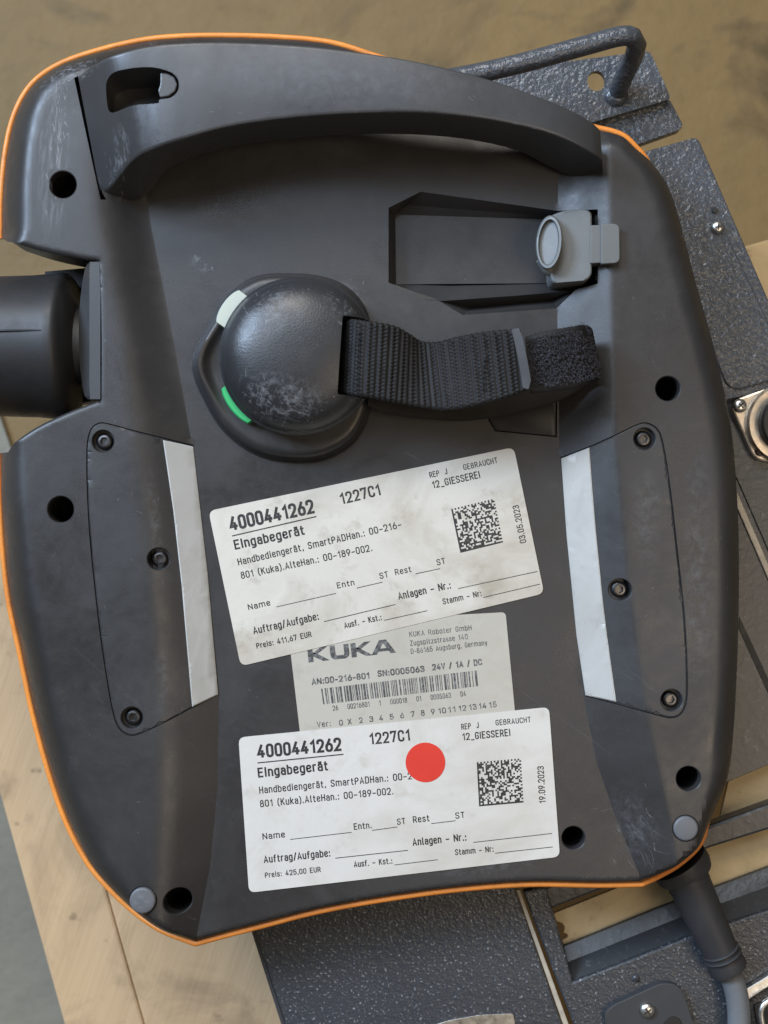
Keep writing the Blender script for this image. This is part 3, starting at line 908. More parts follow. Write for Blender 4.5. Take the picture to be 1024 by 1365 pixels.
for (x0, y0, z0, x1, y1, z1, n_, dx, dy) in ((781, 434, 23, 797, 506, 22, 90, 1.2, 0), (705, 449, 26, 781, 433, 24, 60, 0, 1), (710, 523, 25, 797, 508, 22, 60, 0, -1), (467, 427, 22, 560, 455, 21, 40, 0, 1), (462, 526, 21, 690, 524, 27, 70, 0, -1), (570, 456, 21, 690, 440, 29, 40, 0, 1)):
    for k in range(n_):
        t = rf.random(); p = np.array(P(x0 + (x1-x0)*t, y0 + (y1-y0)*t, z0 + (z1-z0)*t)) + np.array([rf.uniform(-.3, .3), rf.uniform(-.3, .3), 0])
        l = rf.uniform(.4, 1.3); a = rf.gauss(0, .7); d = np.array([dx*math.cos(a) - dy*math.sin(a), dx*math.sin(a) + dy*math.cos(a), rf.uniform(-.3, .5)])
        tube(fr, [tuple(p), tuple(p + d*l*.5 + np.array([0, 0, .15])), tuple(p + d*l + np.array([rf.uniform(-.3, .3), rf.uniform(-.3, .3), 0]))], .055, 3, caps=False)
obj('frayed_fibres', fr, M['hook'], strap, kind='stuff')
tabp = PX(round_poly([(682, 439), (692, 437), (697, 450), (703, 478), (708, 507), (705, 519), (697, 517), (693, 490), (688, 464)], 2, 3), 31.4)
mb = MB(); strip(mb, [[(x, y, z - 2.2) for x, y, z in tabp], tabp], cap0=True, cap1=True)
obj('strap_end', mb, M['tab'], strap, bevel=.5, label='dark grey welded end of the strap')
# stitches
stm = MB()
for x0, y0, y1, zz in ((479, 442, 520, 28.7), (646, 478, 520, 29.6)):
    y = y0
    while y < y1:
        tube(stm, [P(x0 - (y-y0)*.04, y, zz - .5), P(x0 - (y+2-y0)*.04, y + 2, zz + .1), P(x0 - (y+4-y0)*.04, y + 4.5, zz - .5)], .33, 5); y += 7.5
obj('stitching', stm, M['black'], strap, kind='stuff')

# ---------------------------------------------------------------- grey port stopper
gs = PX(round_poly([(737, 284), (750, 280), (781, 277.5), (789.5, 283), (789.5, 366), (783, 374), (739, 376.5), (735, 370), (735, 290)], [4, 4, 5, 5, 5, 5, 4, 4, 3]), 10)
mb = MB()
strip(mb, [[(x, y, -4) for x, y, z in gs], [(x, y, 9.0 - max(0, (P(760, 0, 10)[0] - x))*.35) for x, y, z in gs], [(x*.985 + .015*P(763, 327, 10)[0], y*.985 + .015*P(763, 327, 10)[1], 10.0 - max(0, (P(760, 0, 10)[0] - x))*.35) for x, y, z in gs]], cap1=True)
plug = obj('port_stopper', mb, M['grey'], pend, bevel=.6, smooth=40, seg=3, label='grey plastic stopper with pull loop in the port')
mb = MB()
tp = PX(round_poly([(787, 300), (806, 300), (806, 350), (787, 351)], 1.5), 11.0)
strip(mb, [[(x, y, 3) for x, y, z in tp], tp], cap0=True, cap1=True)
obj('tab_neck', mb, M['grey'], plug, bevel=.5, seg=2)
mb = MB()
tp = PX(round_poly([(801, 298.5), (825.5, 299), (826, 351), (801, 352.5)], [2, 8, 8, 2], 6), 11.4)
strip(mb, [[(x, y, 9.2) for x, y, z in tp], [(x, y, 12.3) for x, y, z in tp]], cap0=True, cap1=True)
obj('pull_tab', mb, M['grey'], plug, bevel=.7, seg=3)
# pull loop: an oval ring with a thin web inside
def oval(cx, cy, rx, ry, z, tilt=0, n=40):
    out = []
    for i in range(n):
        a = 2*math.pi*i/n
        x, y = rx*math.cos(a), ry*math.sin(a)
        e = 1.0
        out.append(P(cx + x + y*.06, cy - y, z + x*tilt))
    return out
mb = MB()
L = [oval(732, 323, 17.5, 36, 9, .10), oval(732, 323, 17.5, 36, 12, .10), oval(732, 323, 16.3, 34.5, 12.9, .10), oval(731.5, 323, 14.0, 31, 12.9, .10), oval(731.5, 323, 12.7, 29.5, 12.2, .10), oval(731.5, 323, 12.4, 29, 10.9, .10)]
strip(mb, L, cap0=True, cap1=True)
obj('pull_loop', mb, M['grey'], plug, smooth=50)
mb = MB()
tube(mb, [P(722, 345, 7.5), P(728, 357, 6.5), P(738, 364, 5.5), P(744, 366, 5)], [2.2, 2.2, 1.9, 1.4], 12)
obj('loop_root', mb, M['grey'], plug, smooth=60)
mb = MB()
bx = PX([(736, 275), (799, 277), (799, 381), (742, 384)], -5)
sl = PX([(790.5, 281), (796, 281), (796, 377), (790.5, 377)], -3)
strip(mb, [[(x, y, -7) for x, y, z in sl], [(x, y, 2.5) for x, y, z in sl]], cap0=True, cap1=True)
obj('port_socket', mb, M['black'], pend)

# ---------------------------------------------------------------- cable
mb = MB()
ax = [P(898, 1138, -22), P(912, 1163, -23), P(914.5, 1168, -23)]
tube(mb, [P(904, 1148, -22), P(910.5, 1158, -22.3), P(913, 1163, -22.6)], [11.2, 11.2, 10.6], 40)
tube(mb, [P(912, 1160, -20), P(914, 1166, -20), P(920, 1180, -20.5), P(935, 1213, -21.5), P(953, 1252, -22.5), P(962, 1272, -23), P(965, 1278, -23.4), P(968, 1285, -23.6), P(971, 1291, -24), P(972.5, 1294, -24)],
     [8.6, 8.3, 8.1, 7.6, 7.0, 6.8, 7.1, 7.4, 7.3, 6.2], 40)
for (x_, y_, r_) in ((919, 1178, 8.0), (963.5, 1274, 7.1), (960.5, 1267, 7.0)):
    lo_ = []
    a_ = np.array(P(919, 1178, -20.5)); b2_ = np.array(P(968, 1285, -23)); d_ = (b2_ - a_)/np.linalg.norm(b2_ - a_); c_ = np.array(P(x_, y_, -22.4 if y_ > 1200 else -20.5))
    tube(mb, [tuple(c_ - d_*.5), tuple(c_), tuple(c_ + d_*.5)], [r_ - .3, r_ + .3, r_ - .3], 40)
obj('strain_relief', mb, M['boot'], pend, smooth=40)
mb = MB()
tube(mb, catmull([P(968, 1286, -24), P(976, 1305, -24), P(982, 1325, -24.5), P(985, 1350, -25), P(985, 1380, -25), P(983, 1420, -25)], 2), 4.3, 24)
obj('cable', mb, M['cable'], pend, smooth=60)

# ---------------------------------------------------------------- lettering
XH = .74
def G_(*strokes, w=.5): return (w, strokes)
O = 'o'      # marks a closed stroke
FONT = {
 '0': G_((O, .25, (0, 0), (.5, 0), (.5, 1), (0, 1))), '1': G_((0, (.04, .76), (.28, 1), (.28, 0)), w=.34),
 '2': G_(([.2, .25, .25, .2, 0, 0], (0, .74), (0, 1), (.5, 1), (.5, .56), (0, 0), (.5, 0))),
 '3': G_((.25, (0, .78), (0, 1), (.48, 1), (.48, .54), (.16, .54)), (.25, (.16, .54), (.5, .54), (.5, 0), (0, 0), (0, .22))),
 '4': G_((0, (.54, .24), (0, .24), (.34, 1)), (0, (.38, .5), (.38, 0)), w=.54),
 '5': G_(([0, 0, 0, .25, .25, .25, 0], (.46, 1), (.05, 1), (.03, .52), (.5, .66), (.5, 0), (0, 0), (0, .2))),
 '6': G_((O, .25, (0, 0), (.5, 0), (.5, .6), (0, .6)), (0, (.03, .42), (.34, 1))),
 '7': G_((0, (0, .86), (0, 1), (.5, 1), (.18, 0))), '8': G_((O, .25, (0, 0), (.5, 0), (.5, .54), (0, .54)), (O, .22, (.04, .54), (.46, .54), (.46, 1), (.04, 1))),
 '9': G_((O, .25, (0, .4), (.5, .4), (.5, 1), (0, 1)), (0, (.47, .58), (.16, 0))),
 'A': G_((0, (0, 0), (.28, 1), (.56, 0)), (0, (.09, .28), (.47, .28)), w=.56), 'C': G_((.25, (.5, .74), (.5, 1), (0, 1), (0, 0), (.5, 0), (.5, .26))),
 'B': G_((.22, (0, 0), (0, 1), (.46, 1), (.46, .54), (0, .54)), (.25, (0, .54), (.5, .54), (.5, 0), (0, 0))),
 'D': G_((O, [0, .28, .28, 0], (0, 0), (.5, 0), (.5, 1), (0, 1))), 'E': G_((0, (.46, 1), (0, 1), (0, 0), (.46, 0)), (0, (0, .52), (.4, .52)), w=.46),
 'G': G_((.25, (.5, .76), (.5, 1), (0, 1), (0, 0), (.5, 0), (.5, .48), (.28, .48))), 'H': G_((0, (0, 0), (0, 1)), (0, (.5, 0), (.5, 1)), (0, (0, .52), (.5, .52))),
 'I': G_((0, (.04, 0), (.04, 1)), w=.08), 'J': G_((.25, (.36, 1), (.36, 0), (0, 0), (0, .2)), w=.36), 'K': G_((0, (0, 0), (0, 1)), (0, (.48, 1), (.02, .42)), (0, (.18, .6), (.52, 0)), w=.52),
 'N': G_((0, (0, 0), (0, 1)), (0, (.02, .96), (.54, .04)), (0, (.56, 0), (.56, 1)), w=.56), 'P': G_((.25, (0, 0), (0, .001), (0, 1), (.5, 1), (.5, .46), (0, .46))), 'R': G_((.25, (0, .46), (.48, .46), (.48, 1), (0, 1)), (0, (0, 0), (0, 1)), (0, (.26, .46), (.52, 0))),
 'S': G_((.24, (.48, .8), (.48, 1), (0, 1), (0, .56), (.5, .46), (.5, 0), (0, 0), (0, .22))), 'T': G_((0, (0, 1), (.5, 1)), (0, (.25, 1), (.25, 0))), 'U': G_((.25, (0, 1), (0, 0), (.5, 0), (.5, 1))),
 'V': G_((0, (0, 1), (.27, 0), (.54, 1)), w=.54), 'X': G_((0, (0, 0), (.5, 1)), (0, (0, 1), (.5, 0))), 'Z': G_((0, (0, 1), (.5, 1), (0, 0), (.5, 0))),
 'a': G_((.18, (.04, .6), (.04, XH), (.42, XH), (.42, 0)), (.18, (.42, .42), (0, .42), (0, 0), (.42, 0)), w=.42),
 'b': G_((0, (0, 1.02), (0, 0)), (.2, (0, XH), (.43, XH), (.43, 0), (0, 0)), w=.43), 'd': G_((0, (.43, 1.02), (.43, 0)), (.2, (.43, XH), (0, XH), (0, 0), (.43, 0)), w=.43),
 'e': G_((.2, (.0, .38), (.43, .38), (.43, XH), (0, XH), (0, 0), (.42, 0), (.42, .14)), w=.43), 'f': G_((.14, (.1, 0), (.1, 1.02), (.32, 1.02)), (0, (0, .68), (.27, .68)), w=.3),
 'g': G_((.2, (.43, 0), (0, 0), (0, XH), (.43, XH)), (.2, (.43, XH), (.43, -.27), (.02, -.27)), w=.43), 'h': G_((0, (0, 0), (0, 1.02)), (.2, (0, XH), (.42, XH), (.42, 0)), w=.42),
 'i': G_((0, (.04, 0), (.04, XH)), (0, (.04, .9), (.04, 1.02)), w=.08), 'k': G_((0, (0, 0), (0, 1.02)), (0, (.4, XH), (.02, .32)), (0, (.14, .44), (.42, 0)), w=.42), 'l': G_((.1, (.03, 1.02), (.03, 0), (.14, 0)), w=.14),
 'm': G_((0, (0, 0), (0, XH)), (.15, (0, XH), (.41, XH), (.41, 0)), (.15, (.41, XH), (.82, XH), (.82, 0)), w=.82), 'n': G_((0, (0, 0), (0, XH)), (.2, (0, XH), (.42, XH), (.42, 0)), w=.42),
 'o': G_((O, .2, (0, 0), (.44, 0), (.44, XH), (0, XH)), w=.44), 'p': G_((0, (0, XH), (0, -.27)), (.2, (0, XH), (.43, XH), (.43, 0), (0, 0)), w=.43), 'r': G_((0, (0, 0), (0, XH)), (.15, (0, .5), (0, XH), (.27, XH)), w=.27),
 's': G_((.16, (.38, .6), (.38, XH), (0, XH), (0, .4), (.4, .34), (.4, 0), (0, 0), (0, .14)), w=.4), 't': G_((.14, (.1, .96), (.1, 0), (.3, 0)), (0, (0, .7), (.28, .7)), w=.3), 'u': G_((.2, (0, XH), (0, 0), (.42, 0)), (0, (.42, XH), (.42, 0)), w=.42),
 'y': G_((0, (0, XH), (.22, 0)), (0, (.44, XH), (.14, -.27)), w=.44), 'z': G_((0, (0, XH), (.4, XH), (0, 0), (.4, 0)), w=.4),
 '.': G_((0, (.05, -.02), (.05, .1)), w=.1), ',': G_((0, (.07, .1), (.03, -.14)), w=.1), ':': G_((0, (.05, -.02), (.05, .1)), (0, (.05, .56), (.05, .68)), w=.1),
 '-': G_((0, (0, .4), (.3, .4)), w=.3), '\u2013': G_((0, (0, .42), (.46, .42)), w=.46), '_': G_((0, (0, -.1), (.46, -.1)), w=.46), '/': G_((0, (0, -.1), (.34, 1.04)), w=.34),
 '(': G_(([0, .3, .3, 0], (.2, 1.08), (0, .85), (0, .05), (.2, -.16)), w=.2), ')': G_(([0, .3, .3, 0], (0, 1.08), (.2, .85), (.2, .05), (0, -.16)), w=.2), ' ': (.28, ()),
}
FONT['\u00e4'] = (FONT['a'][0], FONT['a'][1] + ((0, (.1, .9), (.1, 1.02)), (0, (.32, .9), (.32, 1.02))))
def stroke(mb, q, wd, z, closed):
    """ribbon of constant width along points in mm"""
    n = len(q); Lf = []; Rt = []
    for i in range(n):
        a = q[(i-1) % n] if (closed or i) else q[0]; b_ = q[i]; c = q[(i+1) % n] if (closed or i < n-1) else q[-1]
        d1 = np.array(b_) - np.array(a); d2 = np.array(c) - np.array(b_)
        l1, l2 = np.linalg.norm(d1), np.linalg.norm(d2)
        if l1 < 1e-6: d1, l1 = d2, l2
        if l2 < 1e-6: d2, l2 = d1, l1
        d1 = d1/l1; d2 = d2/l2; m_ = d1 + d2; lm = np.linalg.norm(m_)
        m_ = m_/lm if lm > 1e-3 else d1
        nn = np.array([-m_[1], m_[0]]); k = wd/2/max(.5, abs(np.dot(nn, np.array([-d1[1], d1[0]]))))
        b2 = np.array(b_)
        if not closed and i == 0: b2 = b2 - d1*wd*.35
        if not closed and i == n-1: b2 = b2 + d1*wd*.35
        Lf.append((*(b2 + nn*k), z)); Rt.append((*(b2 - nn*k), z))
    o = mb.add(Rt + Lf, [])
    for i in range(n if closed else n-1):
        j = (i+1) % n; mb.f.append((o+i, o+j, o+n+j, o+n+i))
def open_round(pts, r):
    if not isinstance(r, (list, tuple)): r = [r]*len(pts)
    out = [pts[0]]
    for i in range(1, len(pts)-1):
        p = np.array(pts[i]); a = np.array(pts[i-1]); b_ = np.array(pts[i+1]); rr_ = r[i]
        if rr_ <= 0: out.append(tuple(p)); continue
        la, lb = np.linalg.norm(a-p), np.linalg.norm(b_-p)
        pa = p + (a-p)*min(rr_/la, .5); pb = p + (b_-p)*min(rr_/lb, .5)
        for t in (0, .25, .5, .75, 1): out.append(tuple((1-t)**2*pa + 2*t*(1-t)*(p*.85 + (pa+pb)*.075) + t*t*pb))
    out.append(pts[-1]); return out
def text(mb, body, p0, p1, cap, z, bold=.008):
    """lettering from p0 to p1 (px, on the base line), capitals cap px high; bold sets the stroke"""
    cap *= 1.16; wd = cap*S*(.134 + bold*2.4)
    gap_ = .33; xs = []; x = 0
    for ch in body:
        g = FONT[ch]; xs.append(x); x += g[0] + gap_
    tot = x - gap_
    a = np.array(P(*p0, z))[:2]; b_ = np.array(P(*p1, z))[:2]; u = b_ - a; L = np.linalg.norm(u); u = u/L
    n = np.array([-u[1], u[0]]); inner = L - wd; k = inner/tot; ky = cap*S - wd
    c = 0
    for ch, x0 in zip(body, xs):
        for st_ in FONT[ch][1]:
            closed = st_[0] == O
            r = st_[1] if closed else st_[0]; pts = list(st_[2:] if closed else st_[1:])
            pts = round_poly(pts, r, 4) if closed else open_round(pts, r)
            q = [tuple(a + u*(wd/2 + (x0 + p[0])*k) + n*(wd/2 + p[1]*ky)) for p in pts]
            stroke(mb, q, wd, z + (c % 3)*.006, closed); c += 1
def line(mb, p0, p1, wd, z):
    a = np.array(P(*p0, z)); b_ = np.array(P(*p1, z)); u = b_ - a; u /= np.linalg.norm(u); n = np.array([-u[1], u[0], 0])*wd*S/2
    mb.add([tuple(a - n), tuple(b_ - n), tuple(b_ + n), tuple(a + n)], [(0, 1, 2, 3)])
def quadmap(c, u, v, z):
    tl, tr, br, bl_ = [np.array(p, float) for p in c]
    p = tl*(1-u)*(1-v) + tr*u*(1-v) + br*u*v + bl_*(1-u)*v
    return P(p[0], p[1], z)
def matrix(mb, c, z, n, seed):
    r = random.Random(seed)
    for j in range(n):
        i = 0
        while i < n:
            def on(i): return (i == 0) or (j == n-1) or ((j == 0 and i % 2 == 0) or (i == n-1 and j % 2 == 1) if (j == 0 or i == n-1) else r.random() < .5)
            k = i
            if on(i):
                k = i + 1
                mb.add([quadmap(c, a/n, b_/n, z) for a, b_ in ((i, j+1), (k, j+1), (k, j), (i, j))], [(0, 1, 2, 3)])
            i += 1
def bars(mb, c, z, seed):
    r = random.Random(seed); u = 0
    while u < .99:
        wd = r.choice((.005, .005, .009, .009, .014)); mb.add([quadmap(c, a, b_, z) for a, b_ in ((u, 1), (min(1, u+wd), 1), (min(1, u+wd), 0), (u, 0))], [(0, 1, 2, 3)])
        u += wd + r.choice((.005, .005, .008, .013))
def sheet(name, px, z, mat, r, lab, thick=.12):
    t = PX(round_poly(px, r, 5), z)
    mb = MB(); strip(mb, [[(x, y, zz - thick) for x, y, zz in t], t], cap1=True)
    return obj(name, mb, mat, pend, label=lab)
# nameplate lies under the two paper stickers
plate = sheet('nameplate', [(383, 832), (674, 816), (690, 985), (404, 1010)], .16, M['paperN'], 6, 'beige type plate with barcode partly under both stickers')
Z = .19
ink = MB()
def glyph(x0, pts_list, hgt=20.5):
    """wide capital letters: u along the base line in px, v up"""
    a = np.array([411.5, 883.2]); b_ = np.array([527, 870]); d = (b_ - a); L = np.linalg.norm(d); d /= L; n = np.array([d[1], -d[0]])
    for pl_ in pts_list:
        q = [a + d*(x0 + u) + n*(v) for u, v in pl_]
        ink.add([P(p[0], p[1], Z) for p in q], [tuple(range(len(q)))])
H_ = 19
K = [[(0, 0), (7, 0), (7, H_), (0, H_)], [(7, 7.4), (19.5, 0), (28.5, 0), (13, 10.2), (7, 13)], [(7, 11), (12.4, 9.6), (27.5, H_), (18.5, H_), (7, 11.5)]]
U = [[(0, H_), (0, 6), (1.4, 2.4), (5, 0), (9, 5), (7, 7), (7, H_)], [(5, 0), (20, 0), (17.5, 5), (9, 5)], [(20, 0), (24.2, 2.4), (25.5, 6), (25.5, H_), (18.7, H_), (18.7, 7), (17.5, 5)]]
A_ = [[(0, 0), (7.4, 0), (16.8, 14.5), (21.4, H_), (12.2, H_)], [(21.4, H_), (16.8, 14.5), (25.6, 0), (33, 0)], [(6.2, 3.6), (8.9, 7.6), (24.5, 7.6), (27, 3.6)]]
glyph(0, K); glyph(30, U); glyph(58, K)
glyph(84.5, [A_[0], A_[1]]); glyph(84.5, [[(9.5, 3.6), (12.0, 7.6), (21.4, 7.6), (23.6, 3.6)]])
for t, a, b_, c, bo_ in [("KUKA Roboter GmbH", (546, 849.3), (629, 840), 6.2, 0), ("Zugspitzstrasse 140", (547, 861.2), (624, 852), 6.2, 0), ("D-86165 Augsburg, Germany", (548, 871.8), (650, 860), 6.2, 0),
                    ("AN:00-216-801", (415.8, 913.4), (493.4, 904.7), 7.6, .03), ("SN:0005063", (503.7, 902.5), (566.6, 895.7), 7.6, .03), ("24V / 1A / DC", (576.6, 894), (643, 886.7), 7.6, .03),
                    ("26    00216801    1    000018    01    0005063    04", (443.8, 947.6), (621.7, 928), 6.2, 0),
                    ("Ver:", (423, 970), (441.5, 968), 6.8, .004)]:
    text(ink, t, a, b_, c, Z, bo_)
for i, t in enumerate("0 X 2 3 4 5 6 7 8 9 10 11 12 13 14 15".split()):
    xs = [452.5, 464, 479, 493, 506, 520, 534, 548, 561.5, 575, 584.5, 597.5, 611.5, 625.5, 638.5, 652][i]
    yb = 967.6 - (xs - 452)*.119
    wd = 5.2 if len(t) == 1 else 10.5
    text(ink, t, (xs, yb), (xs + wd, yb - wd*.119), 6.8, Z, .014)
bars(ink, [(428, 918), (638, 893.5), (640, 914.4), (431, 939)], Z, 11)
obj('printed_lettering', ink, M['fade'], plate, extra='flat')

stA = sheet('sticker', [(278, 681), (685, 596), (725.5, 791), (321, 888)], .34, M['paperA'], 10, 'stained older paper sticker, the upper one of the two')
Z = .37; ink = MB()
for t, a, b_, c, bo_ in [("4000441262", (307.6, 708.4), (420.5, 684), 17, .022), ("1227C1", (455, 673), (509, 660), 13.5, .012), ("REP  J", (573.4, 637.3), (597, 632), 7, .004), ("GEBRAUCHT", (618.4, 627), (664, 617), 6.8, .004),
                    ("12_GIESSEREI", (577, 651.5), (641, 637), 8.5, .008), ("Eingabegerät", (313.5, 733), (407, 712.6), 11.5, .018), ("Handbediengerät, SmartPADHan.: 00–216–", (318, 754), (536, 703.5), 8.3, .006),
                    ("801 (Kuka).AlteHan.: 00–189–002.", (322, 772), (497, 734.5), 8.3, .006), ("Name", (331.5, 813.5), (361, 807), 7, .012), ("Entn", (450, 784.6), (473, 780), 7, .008), ("ST", (507, 772), (518.5, 769.3), 7.2, .006),
                    ("Rest", (527.5, 767), (549, 762.3), 7.2, .006), ("ST", (583, 754), (594.5, 751.4), 7.2, .006), ("Auftrag/Aufgabe:", (338.4, 845.8), (426, 826), 8.8, .012), ("Anlagen – Nr.:", (531.6, 799.8), (602, 784.5), 8.8, .012),
                    ("Preis: 411,67 EUR", (342.5, 865), (416, 849), 6.8, .012), ("Ausf. – Kst.:", (459.6, 838), (509.6, 826.5), 7.2, .012), ("Stamm – Nr:", (591, 806), (642.7, 794.5), 7, .01),
                    ("03.05.2023", (702, 723), (691.5, 672.6), 7.6, .006)]:
    text(ink, t, a, b_, c, Z, bo_)
for a, b_, wd in [((309.5, 714.5), (422, 688.5), 1.6), ((368.7, 809), (448, 791), 1), ((475.6, 784), (510, 776), 1), ((554, 765), (586.7, 758), 1), ((432, 828.7), (527.5, 805.7), 1.1), ((611, 784.6), (716.6, 761.7), 1), ((512, 827), (570, 814), 1), ((644, 796.5), (720, 778.6), 1)]:
    line(ink, a, b_, wd, Z)
matrix(ink, [(601.4, 678.6), (658.8, 664.8), (670.7, 723), (613.8, 737)], Z, 26, 5)
obj('printed_lettering', ink, M['ink'], stA, extra='flat')

stB = sheet('sticker', [(318, 983), (732, 942.5), (746.5, 1142), (332, 1190)], .34, M['paperB'], 9, 'clean white paper sticker, the lower one of the two')
ink = MB()
for t, a, b_, c, bo_ in [("4000441262", (343.4, 1011), (456, 1001), 16, .022), ("1227C1", (493, 993), (547.7, 987.4), 13.5, .012), ("REP  J", (615.4, 973), (638.7, 970.4), 7, .004), ("GEBRAUCHT", (661, 967.3), (708, 962.8), 6.6, .004),
                    ("12_GIESSEREI", (616.7, 987.3), (681, 981), 8.5, .008), ("Eingabegerät", (344.3, 1036.8), (438, 1027), 11.5, .018), ("Handbediengerät, SmartPADHan.: 00–216–", (346, 1058.2), (568, 1037), 8.3, .006),
                    ("801 (Kuka).AlteHan.: 00–189–002.", (347, 1076.3), (525, 1059), 8.3, .006), ("Name", (350.4, 1119.4), (380.3, 1116.3), 7.5, .012), ("Entn.", (472, 1106.4), (496, 1104), 7.6, .008), ("ST", (529.7, 1099.8), (541, 1098.5), 7.4, .006),
                    ("Rest", (551, 1097.2), (573, 1094.8), 7.8, .008), ("ST", (607.5, 1091.7), (620, 1090.3), 7.4, .006), ("Auftrag/Aufgabe:", (352, 1150.8), (441, 1141.8), 8.8, .012), ("Anlagen – Nr.:", (550.4, 1127.8), (622.4, 1120.6), 8.8, .012),
                    ("Preis: 425,00 EUR", (353.5, 1170.4), (428, 1162.5), 6.4, .012), ("Ausf. – Kst.:", (472, 1156.4), (523.6, 1151.4), 7.2, .012), ("Stamm – Nr:", (607, 1140.2), (658.5, 1135.5), 7, .01),
                    ("19.09.2023", (727.8, 1070.6), (725, 1021), 7.8, .006)]:
    text(ink, t, a, b_, c, Z, bo_)
for a, b_, wd in [((343.4, 1017), (458, 1005.5), 1.6), ((387, 1119), (469, 1109.5), 1), ((496, 1107), (530, 1102.4), 1), ((575, 1098), (607.5, 1094), 1), ((447, 1144), (544, 1133.5), 1.1), ((631, 1123), (736, 1111), 1), ((526, 1153), (584, 1146), 1), ((660, 1137.4), (737, 1129), 1)]:
    line(ink, a, b_, wd, Z)
matrix(ink, [(635.6, 1016), (694.5, 1011), (698, 1069.7), (638.7, 1075)], Z, 26, 9)
obj('printed_lettering', ink, M['ink'], stB, extra='flat')
dot = PX(circle((567.2, 1016.3), 26.4, 64), .46)
mb = MB(); strip(mb, [[(x, y, z - .1) for x, y, z in dot], dot], cap1=True)
obj('red_dot_sticker', mb, M['red'], pend, label='round red adhesive dot on the lower sticker')

# ---------------------------------------------------------------- scratches pressed onto the real surfaces
bpy.context.view_layer.update()
dg = bpy.context.evaluated_depsgraph_get()
def bvh_of(objs):
    V = []; F = []
    for o in objs:
        e = o.evaluated_get(dg); me = e.to_mesh(); mw = o.matrix_world; k = len(V)
        V += [tuple((mw @ v.co) * 1000) for v in me.vertices]; F += [tuple(i + k for i in p.vertices) for p in me.polygons]; e.to_mesh_clear()
    return BVHTree.FromPolygons(V, F)
bv = bvh_of([housing, handle, dome] + [o for o in pend.children if o.name.startswith(('grip_cover', 'round_plug'))])
campos = Vector((0, 0, D))
def hit(px, py):
    p = Vector(P(px, py, 0)); d = (p - campos).normalized()
    h = bv.ray_cast(campos, d)
    return (h[0], h[1]) if h[0] is not None else (None, None)
scr = MB(); rs = random.Random(21)
def scratch(pts, wd):
    q = []
    for p in pts:
        h, n = hit(*p)
        if h is None: return
        if n.z < 0: n = -n
        q.append((h + n*.04, n))
    if any((a[0] - b_[0]).length > 6 for a, b_ in zip(q[:-1], q[1:])): return
    L = []; R_ = []
    for i, (p, n) in enumerate(q):
        t = (q[min(i+1, len(q)-1)][0] - q[max(i-1, 0)][0]); s = n.cross(t)
        if s.length < 1e-6: return
        s = s.normalized()*wd/2*(1 if 0 < i < len(q)-1 else .25)
        L.append(tuple(p - s)); R_.append(tuple(p + s))
    strip(scr, [L, R_], closed=False)
def cluster(cx, cy, sx, sy, n, ln, ang, spread, wd=(.08, .2)):
    n = max(2, int(n*.6)) if ln < 16 else n
    for _ in range(n):
        x, y = rs.gauss(cx, sx), rs.gauss(cy, sy); a = math.radians(ang + rs.gauss(0, spread)); l = rs.uniform(.12, 1)**1.6*ln*1.7
        pts = []; cur = rs.gauss(0, .12)
        for k in range(5):
            pts.append((x, y)); x += math.cos(a)*l/4; y += math.sin(a)*l/4; a += cur
        scratch(pts, rs.uniform(*wd))
cluster(370, 540, 45, 22, 26, 14, 30, 40); cluster(340, 520, 12, 14, 8, 16, 65, 20); cluster(400, 550, 30, 8, 12, 22, 30, 14, (.1, .22))
cluster(450, 400, 25, 18, 10, 7, 0, 60); cluster(440, 560, 28, 10, 8, 12, -30, 20)
cluster(80, 170, 8, 30, 26, 16, 88, 12, (.08, .18)); cluster(60, 130, 18, 14, 34, 14, -50, 16, (.08, .22)); cluster(140, 200, 6, 26, 16, 12, 84, 12, (.1, .25)); cluster(165, 225, 6, 10, 8, 7, 110, 30, (.1, .3))
cluster(90, 96, 30, 7, 30, 16, -28, 10, (.08, .2)); cluster(400, 100, 180, 20, 22, 6, 60, 50, (.06, .14)); cluster(640, 126, 12, 2, 6, 6, 60, 12, (.1, .16))
cluster(850, 1110, 12, 26, 14, 26, 60, 14, (.08, .16)); cluster(795, 1083, 10, 3, 5, 12, 5, 8); cluster(270, 350, 12, 8, 5, 6, 60, 60, (.1, .25))
cluster(265, 344, 3, 2, 5, 6, 30, 60, (.1, .3))
cluster(500, 1100, 300, 250, 40, 5, 40, 60, (.06, .14)); cluster(160, 800, 60, 180, 30, 6, 80, 50, (.06, .15)); cluster(880, 700, 45, 220, 34, 6, 80, 50, (.06, .15))
cluster(210, 690, 4, 70, 10, 6, 86, 20, (.08, .2)); cluster(850, 680, 14, 8, 3, 34, -38, 4, (.06, .1)); cluster(430, 150, 180, 3, 26, 6, 2, 20, (.08, .16)); cluster(262, 1215, 14, 6, 4, 10, 30, 20)
cluster(155, 235, 8, 8, 10, 6, 130, 30, (.15, .35))
cluster(72, 200, 7, 60, 40, 9, 88, 10, (.15, .5)); cluster(90, 100, 26, 8, 50, 12, -30, 14, (.15, .6)); cluster(160, 215, 5, 26, 26, 9, 82, 14, (.15, .5)); cluster(170, 62, 40, 3, 20, 14, -8, 5, (.1, .3))
cluster(82, 165, 5, 26, 26, 10, 80, 10, (.2, .6)); cluster(375, 545, 40, 20, 40, 7, 20, 70, (.1, .5)); cluster(400, 410, 60, 25, 50, 3, 0, 90, (.1, .3)); cluster(850, 1120, 14, 22, 10, 14, 65, 20, (.15, .35))
cluster(262, 345, 3, 2, 10, 3, 30, 60, (.3, .8)); cluster(278, 357, 2, 4, 5, 4, 65, 20, (.2, .5)); cluster(400, 578, 30, 3, 30, 6, 5, 20, (.1, .35)); cluster(330, 400, 14, 12, 20, 5, 45, 30, (.1, .3)); cluster(205, 90, 4, 30, 4, 20, 80, 8, (.1, .2))
